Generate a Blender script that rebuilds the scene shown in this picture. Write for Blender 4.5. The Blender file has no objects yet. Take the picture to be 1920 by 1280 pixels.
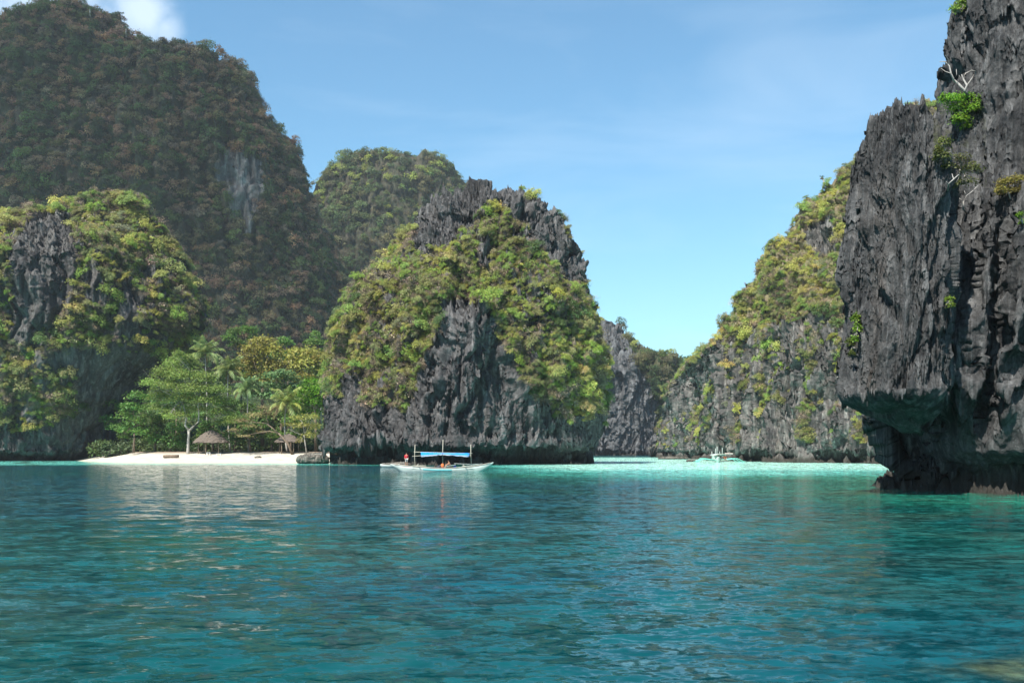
import bpy, math, random
import numpy as np
from concurrent.futures import ThreadPoolExecutor
from mathutils import Vector, Matrix, Euler

random.seed(7)
rng = np.random.default_rng(7)
R = math.radians
scene = bpy.context.scene
COL = scene.collection

# ------------------------------------------------------------------ camera, light, exposure
F = 1800.0          # focal length in photo pixels (photo 1920 wide)
HOR = 845.0         # horizon row in the photo
EYE = 2.5           # eye height above the water
cam_d = bpy.data.cameras.new('camera')
cam = bpy.data.objects.new('camera', cam_d)
COL.objects.link(cam)
cam.location = (0, 0, EYE)
cam.rotation_euler = (R(90), 0, 0)
cam_d.sensor_width = 36
cam_d.lens = 36 * F / 1920
cam_d.shift_y = (HOR - 640) / 1920
cam_d.clip_end = 12000
cam_d.clip_start = 0.1
scene.camera = cam

SUN_EL, SUN_AZ = 52.0, 215.0      # azimuth clockwise from +Y: behind the camera, to the left
world = bpy.data.worlds.new('World')
scene.world = world
world.use_nodes = True
SKY_STRENGTH = 0.088
sun_dir = Vector((math.cos(R(SUN_EL)) * math.sin(R(SUN_AZ)), math.cos(R(SUN_EL)) * math.cos(R(SUN_AZ)), math.sin(R(SUN_EL))))
sl = bpy.data.lights.new('sun', 'SUN')
sl.energy = 5.0
sl.angle = R(0.53)
sl.color = (1.0, 0.95, 0.86)
sun = bpy.data.objects.new('sun', sl)
COL.objects.link(sun)
sun.rotation_euler = (-sun_dir).to_track_quat('-Z', 'Y').to_euler()
sun.location = (0, 0, 500)
scene.view_settings.view_transform = 'Standard'
scene.view_settings.look = 'None'
scene.view_settings.exposure = 1.05
scene.view_settings.gamma = 1
scene.view_settings.use_curve_mapping = False
scene.render.engine = 'CYCLES'
scene.cycles.max_bounces = 6
scene.cycles.diffuse_bounces = 3
scene.cycles.glossy_bounces = 2
scene.cycles.transmission_bounces = 3
scene.cycles.transparent_max_bounces = 64
scene.cycles.volume_bounces = 0
scene.cycles.caustics_reflective = False
scene.cycles.caustics_refractive = False
scene.cycles.use_denoising = True

def build_world():
    nt = world.node_tree
    nt.nodes.clear()
    N = nt.nodes.new
    L = nt.links.new
    out = N('ShaderNodeOutputWorld')
    bg = N('ShaderNodeBackground')
    bg.inputs['Strength'].default_value = SKY_STRENGTH
    sky = N('ShaderNodeTexSky')
    sky.sky_type = 'NISHITA'
    sky.sun_disc = False
    sky.sun_elevation = R(SUN_EL)
    sky.sun_rotation = R(SUN_AZ)
    sky.altitude = 0
    sky.air_density = 1.0
    sky.dust_density = 0.6
    sky.ozone_density = 1.0
    tc = N('ShaderNodeTexCoord')
    # thin cirrus streaks
    mp = N('ShaderNodeMapping')
    mp.inputs['Scale'].default_value = (1.2, 1.2, 5.0)
    mp.inputs['Rotation'].default_value = (0.0, 0.25, 0.0)
    L(tc.outputs['Generated'], mp.inputs['Vector'])
    nz = N('ShaderNodeTexNoise')
    nz.inputs['Scale'].default_value = 2.2
    nz.inputs['Detail'].default_value = 9
    nz.inputs['Roughness'].default_value = 0.55
    nz.inputs['Distortion'].default_value = 0.5
    L(mp.outputs['Vector'], nz.inputs['Vector'])
    r1 = N('ShaderNodeMapRange')
    r1.inputs['From Min'].default_value = 0.5
    r1.inputs['From Max'].default_value = 0.85
    r1.inputs['To Max'].default_value = 0.2
    L(nz.outputs['Fac'], r1.inputs['Value'])
    # small cumulus puffs behind the big hill: blobs about fixed sky directions with a ragged edge
    nz2 = N('ShaderNodeTexNoise')
    nz2.inputs['Scale'].default_value = 9.0
    nz2.inputs['Detail'].default_value = 8
    nz2.inputs['Roughness'].default_value = 0.6
    L(tc.outputs['Generated'], nz2.inputs['Vector'])
    total = None
    for (px, py, rad, k) in ((275, 22, 0.050, 0.62), (312, 52, 0.030, 0.5), (165, -6, 0.03, 0.4), (10, -60, 0.14, 0.7), (-500, -300, 0.25, 0.9)):
        d = Vector(((px - 960) / F, 1.0, (HOR - py) / F)).normalized()
        dist = N('ShaderNodeVectorMath'); dist.operation = 'DISTANCE'
        nrm = N('ShaderNodeVectorMath'); nrm.operation = 'NORMALIZE'
        L(tc.outputs['Generated'], nrm.inputs[0])
        L(nrm.outputs[0], dist.inputs[0])
        dist.inputs[1].default_value = d
        mr = N('ShaderNodeMapRange')
        mr.inputs['From Min'].default_value = rad
        mr.inputs['From Max'].default_value = 0.0
        L(dist.outputs['Value'], mr.inputs['Value'])
        ad = N('ShaderNodeMath'); ad.operation = 'MULTIPLY_ADD'
        L(nz2.outputs['Fac'], ad.inputs[0])
        ad.inputs[1].default_value = 1.9
        ad.inputs[2].default_value = -1.15
        s2 = N('ShaderNodeMath'); s2.operation = 'ADD'
        L(ad.outputs[0], s2.inputs[0]); L(mr.outputs[0], s2.inputs[1])
        m2 = N('ShaderNodeMapRange'); m2.interpolation_type = 'SMOOTHSTEP'
        m2.inputs['From Min'].default_value = 0.0
        m2.inputs['From Max'].default_value = 0.75
        m2.inputs['To Max'].default_value = k
        L(s2.outputs[0], m2.inputs['Value'])
        mm = N('ShaderNodeMath'); mm.operation = 'MULTIPLY'
        gate = N('ShaderNodeMapRange')
        gate.inputs['From Min'].default_value = 0.0; gate.inputs['From Max'].default_value = 0.4
        L(mr.outputs[0], gate.inputs['Value'])
        L(gate.outputs[0], mm.inputs[0]); L(m2.outputs[0], mm.inputs[1])
        if total is None:
            total = mm.outputs[0]
        else:
            mx = N('ShaderNodeMath'); mx.operation = 'MAXIMUM'
            L(total, mx.inputs[0]); L(mm.outputs[0], mx.inputs[1]); total = mx.outputs[0]
    mx = N('ShaderNodeMath'); mx.operation = 'MAXIMUM'
    L(total, mx.inputs[0]); L(r1.outputs[0], mx.inputs[1])
    mix = N('ShaderNodeMix'); mix.data_type = 'RGBA'
    L(mx.outputs[0], mix.inputs['Factor'])
    tnt = N('ShaderNodeVectorMath'); tnt.operation = 'MULTIPLY'; tnt.inputs[1].default_value = (0.71, 1.08, 1.13)
    L(sky.outputs['Color'], tnt.inputs[0]); L(tnt.outputs[0], mix.inputs['A'])
    mix.inputs['B'].default_value = (6.4, 7.2, 8.0, 1)
    L(mix.outputs['Result'], bg.inputs['Color'])
    L(bg.outputs[0], out.inputs['Surface'])
build_world()

# ------------------------------------------------------------------ numpy noise
_P = rng.permutation(256).astype(np.int32)
_P = np.concatenate([_P, _P, _P])
_G = rng.normal(size=(256, 3)).astype(np.float32)
_G /= np.linalg.norm(_G, axis=1, keepdims=True)
_RP = rng.random((256, 4)).astype(np.float32)
POOL = ThreadPoolExecutor(4)

def par(fn, p, *a):
    n = len(p)
    k = max(1, min(16, n // 8000))
    return np.concatenate(list(POOL.map(lambda c: fn(c, *a), np.array_split(p, k))), axis=0)

def _perlin(p):
    i = np.floor(p)
    f = p - i
    i = i.astype(np.int32) & 255
    u = f * f * f * (f * (f * 6 - 15) + 10)
    fx, fy, fz = f[:, 0], f[:, 1], f[:, 2]
    res = None
    c = []
    for dx in (0, 1):
        a = _P[i[:, 0] + dx]
        for dy in (0, 1):
            b = _P[a + i[:, 1] + dy]
            for dz in (0, 1):
                g = _G[_P[b + i[:, 2] + dz] & 255]
                c.append(g[:, 0] * (fx - dx) + g[:, 1] * (fy - dy) + g[:, 2] * (fz - dz))
    ux, uy, uz = u[:, 0], u[:, 1], u[:, 2]
    x00 = c[0] + uz * (c[1] - c[0]); x01 = c[2] + uz * (c[3] - c[2])
    x10 = c[4] + uz * (c[5] - c[4]); x11 = c[6] + uz * (c[7] - c[6])
    y0 = x00 + uy * (x01 - x00); y1 = x10 + uy * (x11 - x10)
    return (y0 + ux * (y1 - y0)) * 1.6

def perlin(p): return par(_perlin, p.astype(np.float32))
def fbm(p, o=4, gain=0.5):
    t = 0; a = 1.0; q = p.astype(np.float32)
    for k in range(o):
        t = t + a * perlin(q); q = q * 2.03 + 17.3; a *= gain
    return t
def ridged(p, o=4, gain=0.5):
    t = 0; a = 1.0; s = 0; q = p.astype(np.float32)
    for k in range(o):
        n = 1 - np.abs(perlin(q)); t = t + a * n * n; s += a; q = q * 2.07 + 9.1; a *= gain
    return t / s
def _worley(p):
    i = np.floor(p); f = (p - i).astype(np.float32); i = i.astype(np.int32) & 255
    f1 = np.full(len(p), 9.0, np.float32); f2 = f1.copy(); rid = np.zeros(len(p), np.float32)
    for dx in (-1, 0, 1):
        a = _P[((i[:, 0] + dx) & 255)]
        for dy in (-1, 0, 1):
            b = _P[a + ((i[:, 1] + dy) & 255)]
            for dz in (-1, 0, 1):
                r = _RP[_P[b + ((i[:, 2] + dz) & 255)] & 255]
                d = (r[:, 0] + dx - f[:, 0]) ** 2 + (r[:, 1] + dy - f[:, 1]) ** 2 + (r[:, 2] + dz - f[:, 2]) ** 2
                m = d < f1
                f2 = np.where(m, f1, np.minimum(f2, d))
                rid = np.where(m, r[:, 3], rid)
                f1 = np.where(m, d, f1)
    return np.stack([np.sqrt(f1), np.sqrt(f2), rid], 1)
def worley(p): return par(_worley, p.astype(np.float32))
def sstep(x, a, b):
    t = np.clip((x - a) / (b - a), 0, 1)
    return t * t * (3 - 2 * t)

# ------------------------------------------------------------------ pixel helpers (photo pixel + distance -> world point)
def P(px, py, D): return Vector(((px - 960) / F * D, D, EYE + (HOR - py) / F * D))
def proj(v): return 960 + v[:, 0] / v[:, 1] * F, HOR - (v[:, 2] - EYE) / v[:, 1] * F
def in_poly(x, y, poly):
    n = len(poly); r = np.zeros(len(x), bool); j = n - 1
    for i in range(n):
        xi, yi = poly[i]; xj, yj = poly[j]
        c = ((yi > y) != (yj > y)) & (x < (xj - xi) * (y - yi) / (yj - yi + 1e-9) + xi)
        r ^= c; j = i
    return r

# ------------------------------------------------------------------ mesh helpers
def set_props(o, label=None, cat=None, group=None, kind=None):
    if label: o['label'] = label
    if cat: o['category'] = cat
    if group: o['group'] = group
    if kind: o['kind'] = kind
    return o

def mesh_np(name, v, quads=None, tris=None, smooth=True):
    me = bpy.data.meshes.new(name)
    v = np.asarray(v, np.float32)
    me.vertices.add(len(v)); me.vertices.foreach_set('co', v.ravel())
    idx = []; starts = []; tot = 0
    if quads is not None and len(quads):
        q = np.asarray(quads, np.int32); idx.append(q.ravel()); starts.append(tot + np.arange(len(q)) * 4); tot += q.size
    if tris is not None and len(tris):
        t = np.asarray(tris, np.int32); idx.append(t.ravel()); starts.append(tot + np.arange(len(t)) * 3); tot += t.size
    idx = np.concatenate(idx); starts = np.concatenate(starts).astype(np.int32)
    me.loops.add(len(idx)); me.loops.foreach_set('vertex_index', idx)
    me.polygons.add(len(starts)); me.polygons.foreach_set('loop_start', starts)
    me.update(calc_edges=True)
    me.polygons.foreach_set('use_smooth', np.full(len(starts), smooth))
    me.validate()
    return me

def link(name, me, mat=None, parent=None):
    o = bpy.data.objects.new(name, me)
    COL.objects.link(o)
    if mat is not None and me is not None and len(me.materials) == 0: me.materials.append(mat)
    if parent is not None: o.parent = parent
    return o

def empty(name, loc=(0, 0, 0), rz=0):
    o = bpy.data.objects.new(name, None); COL.objects.link(o)
    o.location = loc; o.rotation_euler = (0, 0, rz); o.empty_display_size = 0.2
    return o

def add_float(me, name, arr):
    a = me.attributes.new(name, 'FLOAT', 'POINT'); a.data.foreach_set('value', np.asarray(arr, np.float32))
def add_color(me, name, arr):
    a = me.attributes.new(name, 'FLOAT_COLOR', 'POINT')
    arr = np.asarray(arr, np.float32)
    if arr.shape[1] == 3: arr = np.concatenate([arr, np.ones((len(arr), 1), np.float32)], 1)
    a.data.foreach_set('color', arr.ravel())

class MB:
    """collects tubes, boxes and sheets in one mesh"""
    def __init__(s): s.v = []; s.q = []; s.t = []; s.mi = []
    def _n(s): return len(s.v)
    def tube(s, pts, radii, k=7, cap=True):
        pts = [Vector(p) for p in pts]; n0 = len(s.v)
        if not hasattr(radii, '__len__'): radii = [radii] * len(pts)
        for i, p in enumerate(pts):
            a = pts[max(0, i - 1)]; b = pts[min(len(pts) - 1, i + 1)]
            d = (b - a).normalized() if (b - a).length > 1e-9 else Vector((0, 0, 1))
            up = Vector((0, 0, 1)) if abs(d.z) < 0.9 else Vector((1, 0, 0))
            x = d.cross(up).normalized(); y = d.cross(x)
            for j in range(k):
                an = 2 * math.pi * j / k
                s.v.append(p + (x * math.cos(an) + y * math.sin(an)) * radii[i])
        for i in range(len(pts) - 1):
            for j in range(k):
                s.q.append((n0 + i * k + j, n0 + i * k + (j + 1) % k, n0 + (i + 1) * k + (j + 1) % k, n0 + (i + 1) * k + j))
        if cap:
            for i, fl in ((0, 1), (len(pts) - 1, 0)):
                c = len(s.v); s.v.append(pts[i])
                for j in range(k):
                    a, b = n0 + i * k + j, n0 + i * k + (j + 1) % k
                    s.t.append((c, b, a) if fl else (c, a, b))
        return s
    def box(s, c, size, rot=None):
        n0 = len(s.v); c = Vector(c)
        for dx in (-.5, .5):
            for dy in (-.5, .5):
                for dz in (-.5, .5):
                    p = Vector((dx * size[0], dy * size[1], dz * size[2]))
                    if rot is not None: p = rot @ p
                    s.v.append(c + p)
        for f in ((0, 1, 3, 2), (4, 6, 7, 5), (0, 4, 5, 1), (2, 3, 7, 6), (0, 2, 6, 4), (1, 5, 7, 3)):
            s.q.append(tuple(n0 + i for i in f))
        return s
    def grid(s, rows, closed=False):
        n0 = len(s.v); nr = len(rows); nc = len(rows[0])
        for r in rows: s.v.extend(Vector(p) for p in r)
        for i in range(nr - 1):
            for j in range(nc if closed else nc - 1):
                j2 = (j + 1) % nc
                s.q.append((n0 + i * nc + j, n0 + i * nc + j2, n0 + (i + 1) * nc + j2, n0 + (i + 1) * nc + j))
        return s
    def build(s, name, mat, parent=None, smooth=True):
        me = mesh_np(name, np.array([tuple(v) for v in s.v]), s.q, s.t, smooth)
        return link(name, me, mat, parent)

# ------------------------------------------------------------------ materials
def new_mat(name):
    m = bpy.data.materials.new(name); m.use_nodes = True
    nt = m.node_tree; b = nt.nodes['Principled BSDF']
    return m, nt, b, nt.nodes.new, nt.links.new

def plain(name, col, rough=0.6, var=0.25, scale=6, spec=0.4):
    m, nt, b, N, L = new_mat(name)
    tc = N('ShaderNodeTexCoord'); nz = N('ShaderNodeTexNoise')
    nz.inputs['Scale'].default_value = scale; nz.inputs['Detail'].default_value = 6
    L(tc.outputs['Object'], nz.inputs['Vector'])
    mr = N('ShaderNodeMapRange'); mr.inputs['From Min'].default_value = 0.3; mr.inputs['From Max'].default_value = 0.7
    mr.inputs['To Min'].default_value = 1 - var; mr.inputs['To Max'].default_value = 1 + var * 0.5
    L(nz.outputs['Fac'], mr.inputs['Value'])
    vm = N('ShaderNodeVectorMath'); vm.operation = 'SCALE'; vm.inputs[0].default_value = col
    L(mr.outputs[0], vm.inputs['Scale'])
    L(vm.outputs[0], b.inputs['Base Color'])
    b.inputs['Roughness'].default_value = rough
    b.inputs['Specular IOR Level'].default_value = spec
    bp = N('ShaderNodeBump'); bp.inputs['Strength'].default_value = 0.25; bp.inputs['Distance'].default_value = 0.02
    L(nz.outputs['Fac'], bp.inputs['Height']); L(bp.outputs[0], b.inputs['Normal'])
    return m

def rock_mat(name, s, dark, light, veg_a, veg_b, tide=1.4, bump=0.7, warm_k=0.35):
    m, nt, b, N, L = new_mat(name)
    geo = N('ShaderNodeNewGeometry')
    sc = N('ShaderNodeVectorMath'); sc.operation = 'SCALE'; sc.inputs['Scale'].default_value = 1.0 / s
    L(geo.outputs['Position'], sc.inputs[0])
    def noise(scale, detail, stretch=(1, 1, 1), rough=0.6, dist=0.0):
        mp = N('ShaderNodeMapping'); mp.inputs['Scale'].default_value = stretch
        L(sc.outputs[0], mp.inputs['Vector'])
        n = N('ShaderNodeTexNoise'); n.inputs['Scale'].default_value = scale; n.inputs['Detail'].default_value = detail
        n.inputs['Roughness'].default_value = rough; n.inputs['Distortion'].default_value = dist
        L(mp.outputs[0], n.inputs['Vector']); return n.outputs['Fac']
    def ramp(v, a, bb, ca, cb):
        r = N('ShaderNodeMapRange'); r.inputs['From Min'].default_value = a; r.inputs['From Max'].default_value = bb
        r.inputs['To Min'].default_value = ca; r.inputs['To Max'].default_value = cb; L(v, r.inputs['Value']); return r.outputs[0]
    def mix(f, a, bb):
        x = N('ShaderNodeMix'); x.data_type = 'RGBA'
        if hasattr(f, 'default_value') or not isinstance(f, float): L(f, x.inputs['Factor'])
        else: x.inputs['Factor'].default_value = f
        for k, val in (('A', a), ('B', bb)):
            if isinstance(val, tuple): x.inputs[k].default_value = val + (1,)
            else: L(val, x.inputs[k])
        return x.outputs['Result']
    streak = noise(1.1, 9, (1.8, 1.8, 0.11), 0.68, 0.5)
    blot = noise(0.35, 9, (1, 1, 0.7), 0.68, 0.4)
    grain = noise(5.0, 10, (1, 1, 0.6), 0.7)
    c = mix(ramp(blot, 0.36, 0.66, 0, 1), dark, light)
    c = mix(ramp(streak, 0.51, 0.68, 0, 0.85), c, tuple(x * 1.9 for x in light))
    c = mix(ramp(streak, 0.47, 0.33, 0, 0.7), c, tuple(x * 0.6 for x in dark))
    warm = noise(0.22, 6, (1.2, 1.2, 0.3), 0.6, 0.5)
    c = mix(ramp(warm, 0.60, 0.78, 0, warm_k), c, (0.20, 0.135, 0.085))
    gmul = N('ShaderNodeVectorMath'); gmul.operation = 'SCALE'; L(c, gmul.inputs[0])
    L(ramp(grain, 0.3, 0.7, 0.65, 1.35), gmul.inputs['Scale'])
    c = gmul.outputs[0]
    gd = N('ShaderNodeVectorMath'); gd.operation = 'MULTIPLY'; L(c, gd.inputs[0]); gd.inputs[1].default_value = (0.58, 0.568, 0.555); c = gd.outputs[0]
    # soil, litter and low plants where things grow
    at = N('ShaderNodeAttribute'); at.attribute_name = 'veg'
    vg = noise(1.1, 8, (1, 1, 1), 0.7)
    vc = mix(ramp(vg, 0.4, 0.62, 0, 1), veg_a, veg_b)
    add = N('ShaderNodeMath'); add.operation = 'MULTIPLY_ADD'; L(vg, add.inputs[0]); add.inputs[1].default_value = 1.2
    sub = N('ShaderNodeMath'); sub.operation = 'ADD'; sub.inputs[1].default_value = -0.6
    L(at.outputs['Fac'], sub.inputs[0]); L(sub.outputs[0], add.inputs[2])
    c = mix(ramp(add.outputs[0], 0.35, 0.75, 0, 0.9), c, vc)
    # dark algae and oyster band along the tide line
    sx = N('ShaderNodeSeparateXYZ'); L(geo.outputs['Position'], sx.inputs[0])
    tz = N('ShaderNodeMath'); tz.operation = 'MULTIPLY_ADD'; L(blot, tz.inputs[0]); tz.inputs[1].default_value = tide * 0.9
    L(sx.outputs['Z'], tz.inputs[2])
    c = mix(ramp(tz.outputs[0], tide * 1.75, tide * 1.0, 0, 0.85), c, (0.030, 0.026, 0.020))
    L(c, b.inputs['Base Color'])
    b.inputs['Roughness'].default_value = 0.9
    b.inputs['Specular IOR Level'].default_value = 0.25
    vo = N('ShaderNodeTexVoronoi'); vo.inputs['Scale'].default_value = 2.2; vo.feature = 'F1'
    mpv = N('ShaderNodeMapping'); mpv.inputs['Scale'].default_value = (1.3, 1.3, 0.6); L(sc.outputs[0], mpv.inputs['Vector'])
    L(mpv.outputs[0], vo.inputs['Vector'])
    h = N('ShaderNodeMath'); h.operation = 'MULTIPLY_ADD'; L(vo.outputs['Distance'], h.inputs[0]); h.inputs[1].default_value = 0.5; L(grain, h.inputs[2])
    h2 = N('ShaderNodeMath'); h2.operation = 'ADD'; L(h.outputs[0], h2.inputs[0]); L(streak, h2.inputs[1])
    bp = N('ShaderNodeBump'); bp.inputs['Strength'].default_value = bump; bp.inputs['Distance'].default_value = 0.35 * s
    L(h2.outputs[0], bp.inputs['Height']); L(bp.outputs[0], b.inputs['Normal'])
    return m

def leaf_mat(name, attr_type='INSTANCER', fixed=None, transl=0.45):
    m, nt, b, N, L = new_mat(name)
    out = nt.nodes['Material Output']
    if fixed is None:
        at = N('ShaderNodeAttribute'); at.attribute_type = attr_type; at.attribute_name = 'tint'; col = at.outputs['Color']
    else:
        rgb = N('ShaderNodeRGB'); rgb.outputs[0].default_value = tuple(fixed) + (1,); col = rgb.outputs[0]
    lv = N('ShaderNodeAttribute'); lv.attribute_type = 'GEOMETRY'; lv.attribute_name = 'leafvar'
    hs = N('ShaderNodeHueSaturation')
    mh = N('ShaderNodeMapRange'); mh.inputs['To Min'].default_value = 0.46; mh.inputs['To Max'].default_value = 0.53
    sep = N('ShaderNodeSeparateColor'); L(lv.outputs['Color'], sep.inputs[0])
    L(sep.outputs[0], mh.inputs['Value']); L(mh.outputs[0], hs.inputs['Hue'])
    mv = N('ShaderNodeMapRange'); mv.inputs['To Min'].default_value = 0.55; mv.inputs['To Max'].default_value = 1.5
    L(sep.outputs[1], mv.inputs['Value']); L(mv.outputs[0], hs.inputs['Value'])
    L(col, hs.inputs['Color'])
    L(hs.outputs[0], b.inputs['Base Color'])
    b.inputs['Roughness'].default_value = 0.55
    b.inputs['Specular IOR Level'].default_value = 0.3
    tr = N('ShaderNodeBsdfTranslucent'); L(hs.outputs[0], tr.inputs['Color'])
    mx = N('ShaderNodeMixShader'); mx.inputs[0].default_value = transl
    L(b.outputs[0], mx.inputs[1]); L(tr.outputs[0], mx.inputs[2]); L(mx.outputs[0], out.inputs['Surface'])
    return m

M = {}
M['leaf'] = leaf_mat('leaf')
M['twig'] = plain('twig', (0.20, 0.15, 0.11), 0.9)
M['bark'] = plain('bark', (0.17, 0.125, 0.09), 0.9, 0.4, 3)
M['palebark'] = plain('pale_bark', (0.34, 0.31, 0.28), 0.9, 0.3, 3)
M['rock_island'] = rock_mat('island_rock', 2.0, (0.060, 0.060, 0.065), (0.165, 0.164, 0.168), (0.20, 0.155, 0.10), (0.14, 0.145, 0.06))
M['rock_left'] = rock_mat('left_rock', 2.2, (0.055, 0.055, 0.06), (0.18, 0.175, 0.17), (0.16, 0.12, 0.08), (0.11, 0.12, 0.05))
M['rock_right'] = rock_mat('right_rock', 2.0, (0.065, 0.065, 0.068), (0.23, 0.225, 0.215), (0.21, 0.165, 0.105), (0.15, 0.155, 0.06))
M['rock_near'] = rock_mat('near_rock', 0.9, (0.042, 0.044, 0.049), (0.160, 0.163, 0.168), (0.07, 0.06, 0.04), (0.05, 0.055, 0.03), 1.2, 0.8, 0.25)
M['rock_far'] = rock_mat('far_rock', 4.0, (0.07, 0.074, 0.082), (0.185, 0.19, 0.20), (0.07, 0.06, 0.03), (0.05, 0.06, 0.02))
M['rock_hill'] = rock_mat('hill_ground', 6.0, (0.08, 0.08, 0.08), (0.27, 0.26, 0.25), (0.055, 0.045, 0.028), (0.035, 0.042, 0.018))

# ------------------------------------------------------------------ cliffs
def normals_grid(V):
    du = np.roll(V, -1, 1) - np.roll(V, 1, 1)
    dv = np.empty_like(V); dv[1:-1] = V[2:] - V[:-2]; dv[0] = V[1] - V[0]; dv[-1] = V[-1] - V[-2]
    n = np.cross(du, dv); n /= np.linalg.norm(n, axis=2, keepdims=True) + 1e-9
    return n

def rock_disp(p, s, seed, amp=1.0, flute=1.0, block=1.0, rill=0.0, warp=1.1, slab=0.0):
    q = p / s + seed * 13.7
    w = np.stack([perlin(q * 0.22 + 5), perlin(q * 0.22 + 50), perlin(q * 0.22 + 90)], 1)
    qd = q + w * warp
    fl = ridged(qd * np.array([0.42, 0.42, 0.085]), 4, 0.55) - 0.62
    wo = worley(qd * np.array([0.40, 0.40, 0.17]))
    crack = 1 - sstep(wo[:, 1] - wo[:, 0], 0.0, 0.22)
    fine = ridged(qd * np.array([1.3, 1.3, 0.5]) + 31, 4, 0.6) - 0.62
    big = fbm(q * np.array([0.10, 0.10, 0.06]) + 70, 3)
    if slab:
        ws = worley(q * np.array([0.15, 0.15, 0.042]) + w * 0.25 + 41)
        sl_ = slab * (2.2 * (ws[:, 2] - 0.5) - 1.3 * (1 - sstep(ws[:, 1] - ws[:, 0], 0.0, 0.16)))
    else: sl_ = 0.0
    rl = rill * (ridged(qd * np.array([1.5, 1.5, 0.13]) + 77, 3, 0.55) - 0.62) if rill else 0.0
    return s * amp * (sl_ + rl + 1.5 * big + flute * 2.3 * fl + block * (0.75 * (wo[:, 2] - 0.5) - 0.75 * crack) + 0.85 * fine)

def interp_levels(levels, z_rows, D):
    lv = sorted(levels, key=lambda l: -l[0])
    zz = np.array([EYE + (HOR - l[0]) / F * D for l in lv])
    X = lambda k: np.array([(l[k] - 960) / F * D for l in lv])
    km = np.array([l[3] if len(l) > 3 else 1.0 for l in lv])
    return np.interp(z_rows, zz, X(1)), np.interp(z_rows, zz, X(2)), np.interp(z_rows, zz, km)

def ring_grid(D, levels, nt, nz, kf, kb, expo=2.3, front=0.74, smooth_k=5, zbot=-3.0, bmax=1e9):
    lv = sorted(levels, key=lambda l: -l[0])
    ztop = EYE + (HOR - lv[-1][0]) / F * D
    z0 = max(zbot, EYE + (HOR - lv[0][0]) / F * D)
    zf = np.linspace(z0, ztop, 6000)
    k = max(3, int(smooth_k * 6000 / nz)) | 1
    def sm(arr): return np.convolve(np.pad(arr, k // 2, mode='edge'), np.ones(k) / k, 'valid')[:len(arr)]
    xlf, xrf, kmf = (sm(q) for q in interp_levels(levels, zf, D))
    # rows follow the length of the profile, so ledges and undersides get their share
    bf = np.minimum((xrf - xlf) / 2 * kf, bmax) * kmf
    step = np.hypot(np.diff(zf), np.maximum(np.abs(np.diff(xlf)), np.abs(np.diff(bf))))
    cl = np.concatenate([[0], np.cumsum(step)])
    z = np.interp(np.linspace(0, cl[-1], nz), cl, zf)
    xl, xr, km = np.interp(z, zf, xlf), np.interp(z, zf, xrf), np.interp(z, zf, kmf)
    a = np.maximum((xr - xl) / 2, 0.02); cx = (xl + xr) / 2
    nf = int(nt * front); nb = nt - nf
    th = np.concatenate([np.linspace(math.pi * 1.0 - 0.15, 2 * math.pi + 0.15, nf, endpoint=False),
                         np.linspace(2 * math.pi + 0.15, 3 * math.pi - 0.15, nb, endpoint=False)])
    c, s_ = np.cos(th), np.sin(th)
    e = 2.0 / expo
    ux = np.sign(c) * np.abs(c) ** e; uy = np.sign(s_) * np.abs(s_) ** e
    kk = np.where(s_ < 0, 1.0, kb / kf)
    b = np.minimum(a * kf, bmax) * km
    V = np.empty((nz, nt, 3))
    V[:, :, 0] = cx[:, None] + a[:, None] * ux[None]
    V[:, :, 1] = D + b[:, None] * uy[None] * kk[None]
    V[:, :, 2] = z[:, None]
    return V

def finish_grid(V, extra=()):
    """quads of one or more closed grids, plus the top cap"""
    vs = []; qs = []; ts = []; off = 0
    for G in (V,) + tuple(extra):
        nz, nt, _ = G.shape
        i = np.arange(nz - 1)[:, None] * nt; j = np.arange(nt)[None]; j2 = (j + 1) % nt
        q = np.stack([i + j, i + j2, i + nt + j2, i + nt + j], 2).reshape(-1, 4) + off
        vs.append(G.reshape(-1, 3)); qs.append(q)
        for row in (0, nz - 1):
            c = G[row].mean(0); vs.append(c[None])
            ci = off + nz * nt + (0 if row == 0 else 1)
            jj = np.arange(nt); a = off + row * nt + jj; b = off + row * nt + (jj + 1) % nt
            ts.append(np.stack([np.full(nt, ci), b, a] if row == 0 else [np.full(nt, ci), a, b], 1))
        off += nz * nt + 2
    return np.concatenate(vs), np.concatenate(qs), np.concatenate(ts)

def tide_notch(V, n, depth, top, s):
    """waves have cut the foot of the cliff back"""
    z = V[:, :, 2]
    k = sstep(z, 0.05 * top, 0.45 * top) * (1 - sstep(z, 0.8 * top, 1.25 * top))
    m = fbm(V.reshape(-1, 3) / (s * 5) * np.array([1, 1, 0.1]), 2).reshape(z.shape)
    h = n.copy(); h[:, :, 2] = 0
    return V - h * (k * depth * (1 + 0.6 * m))[:, :, None]

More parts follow.
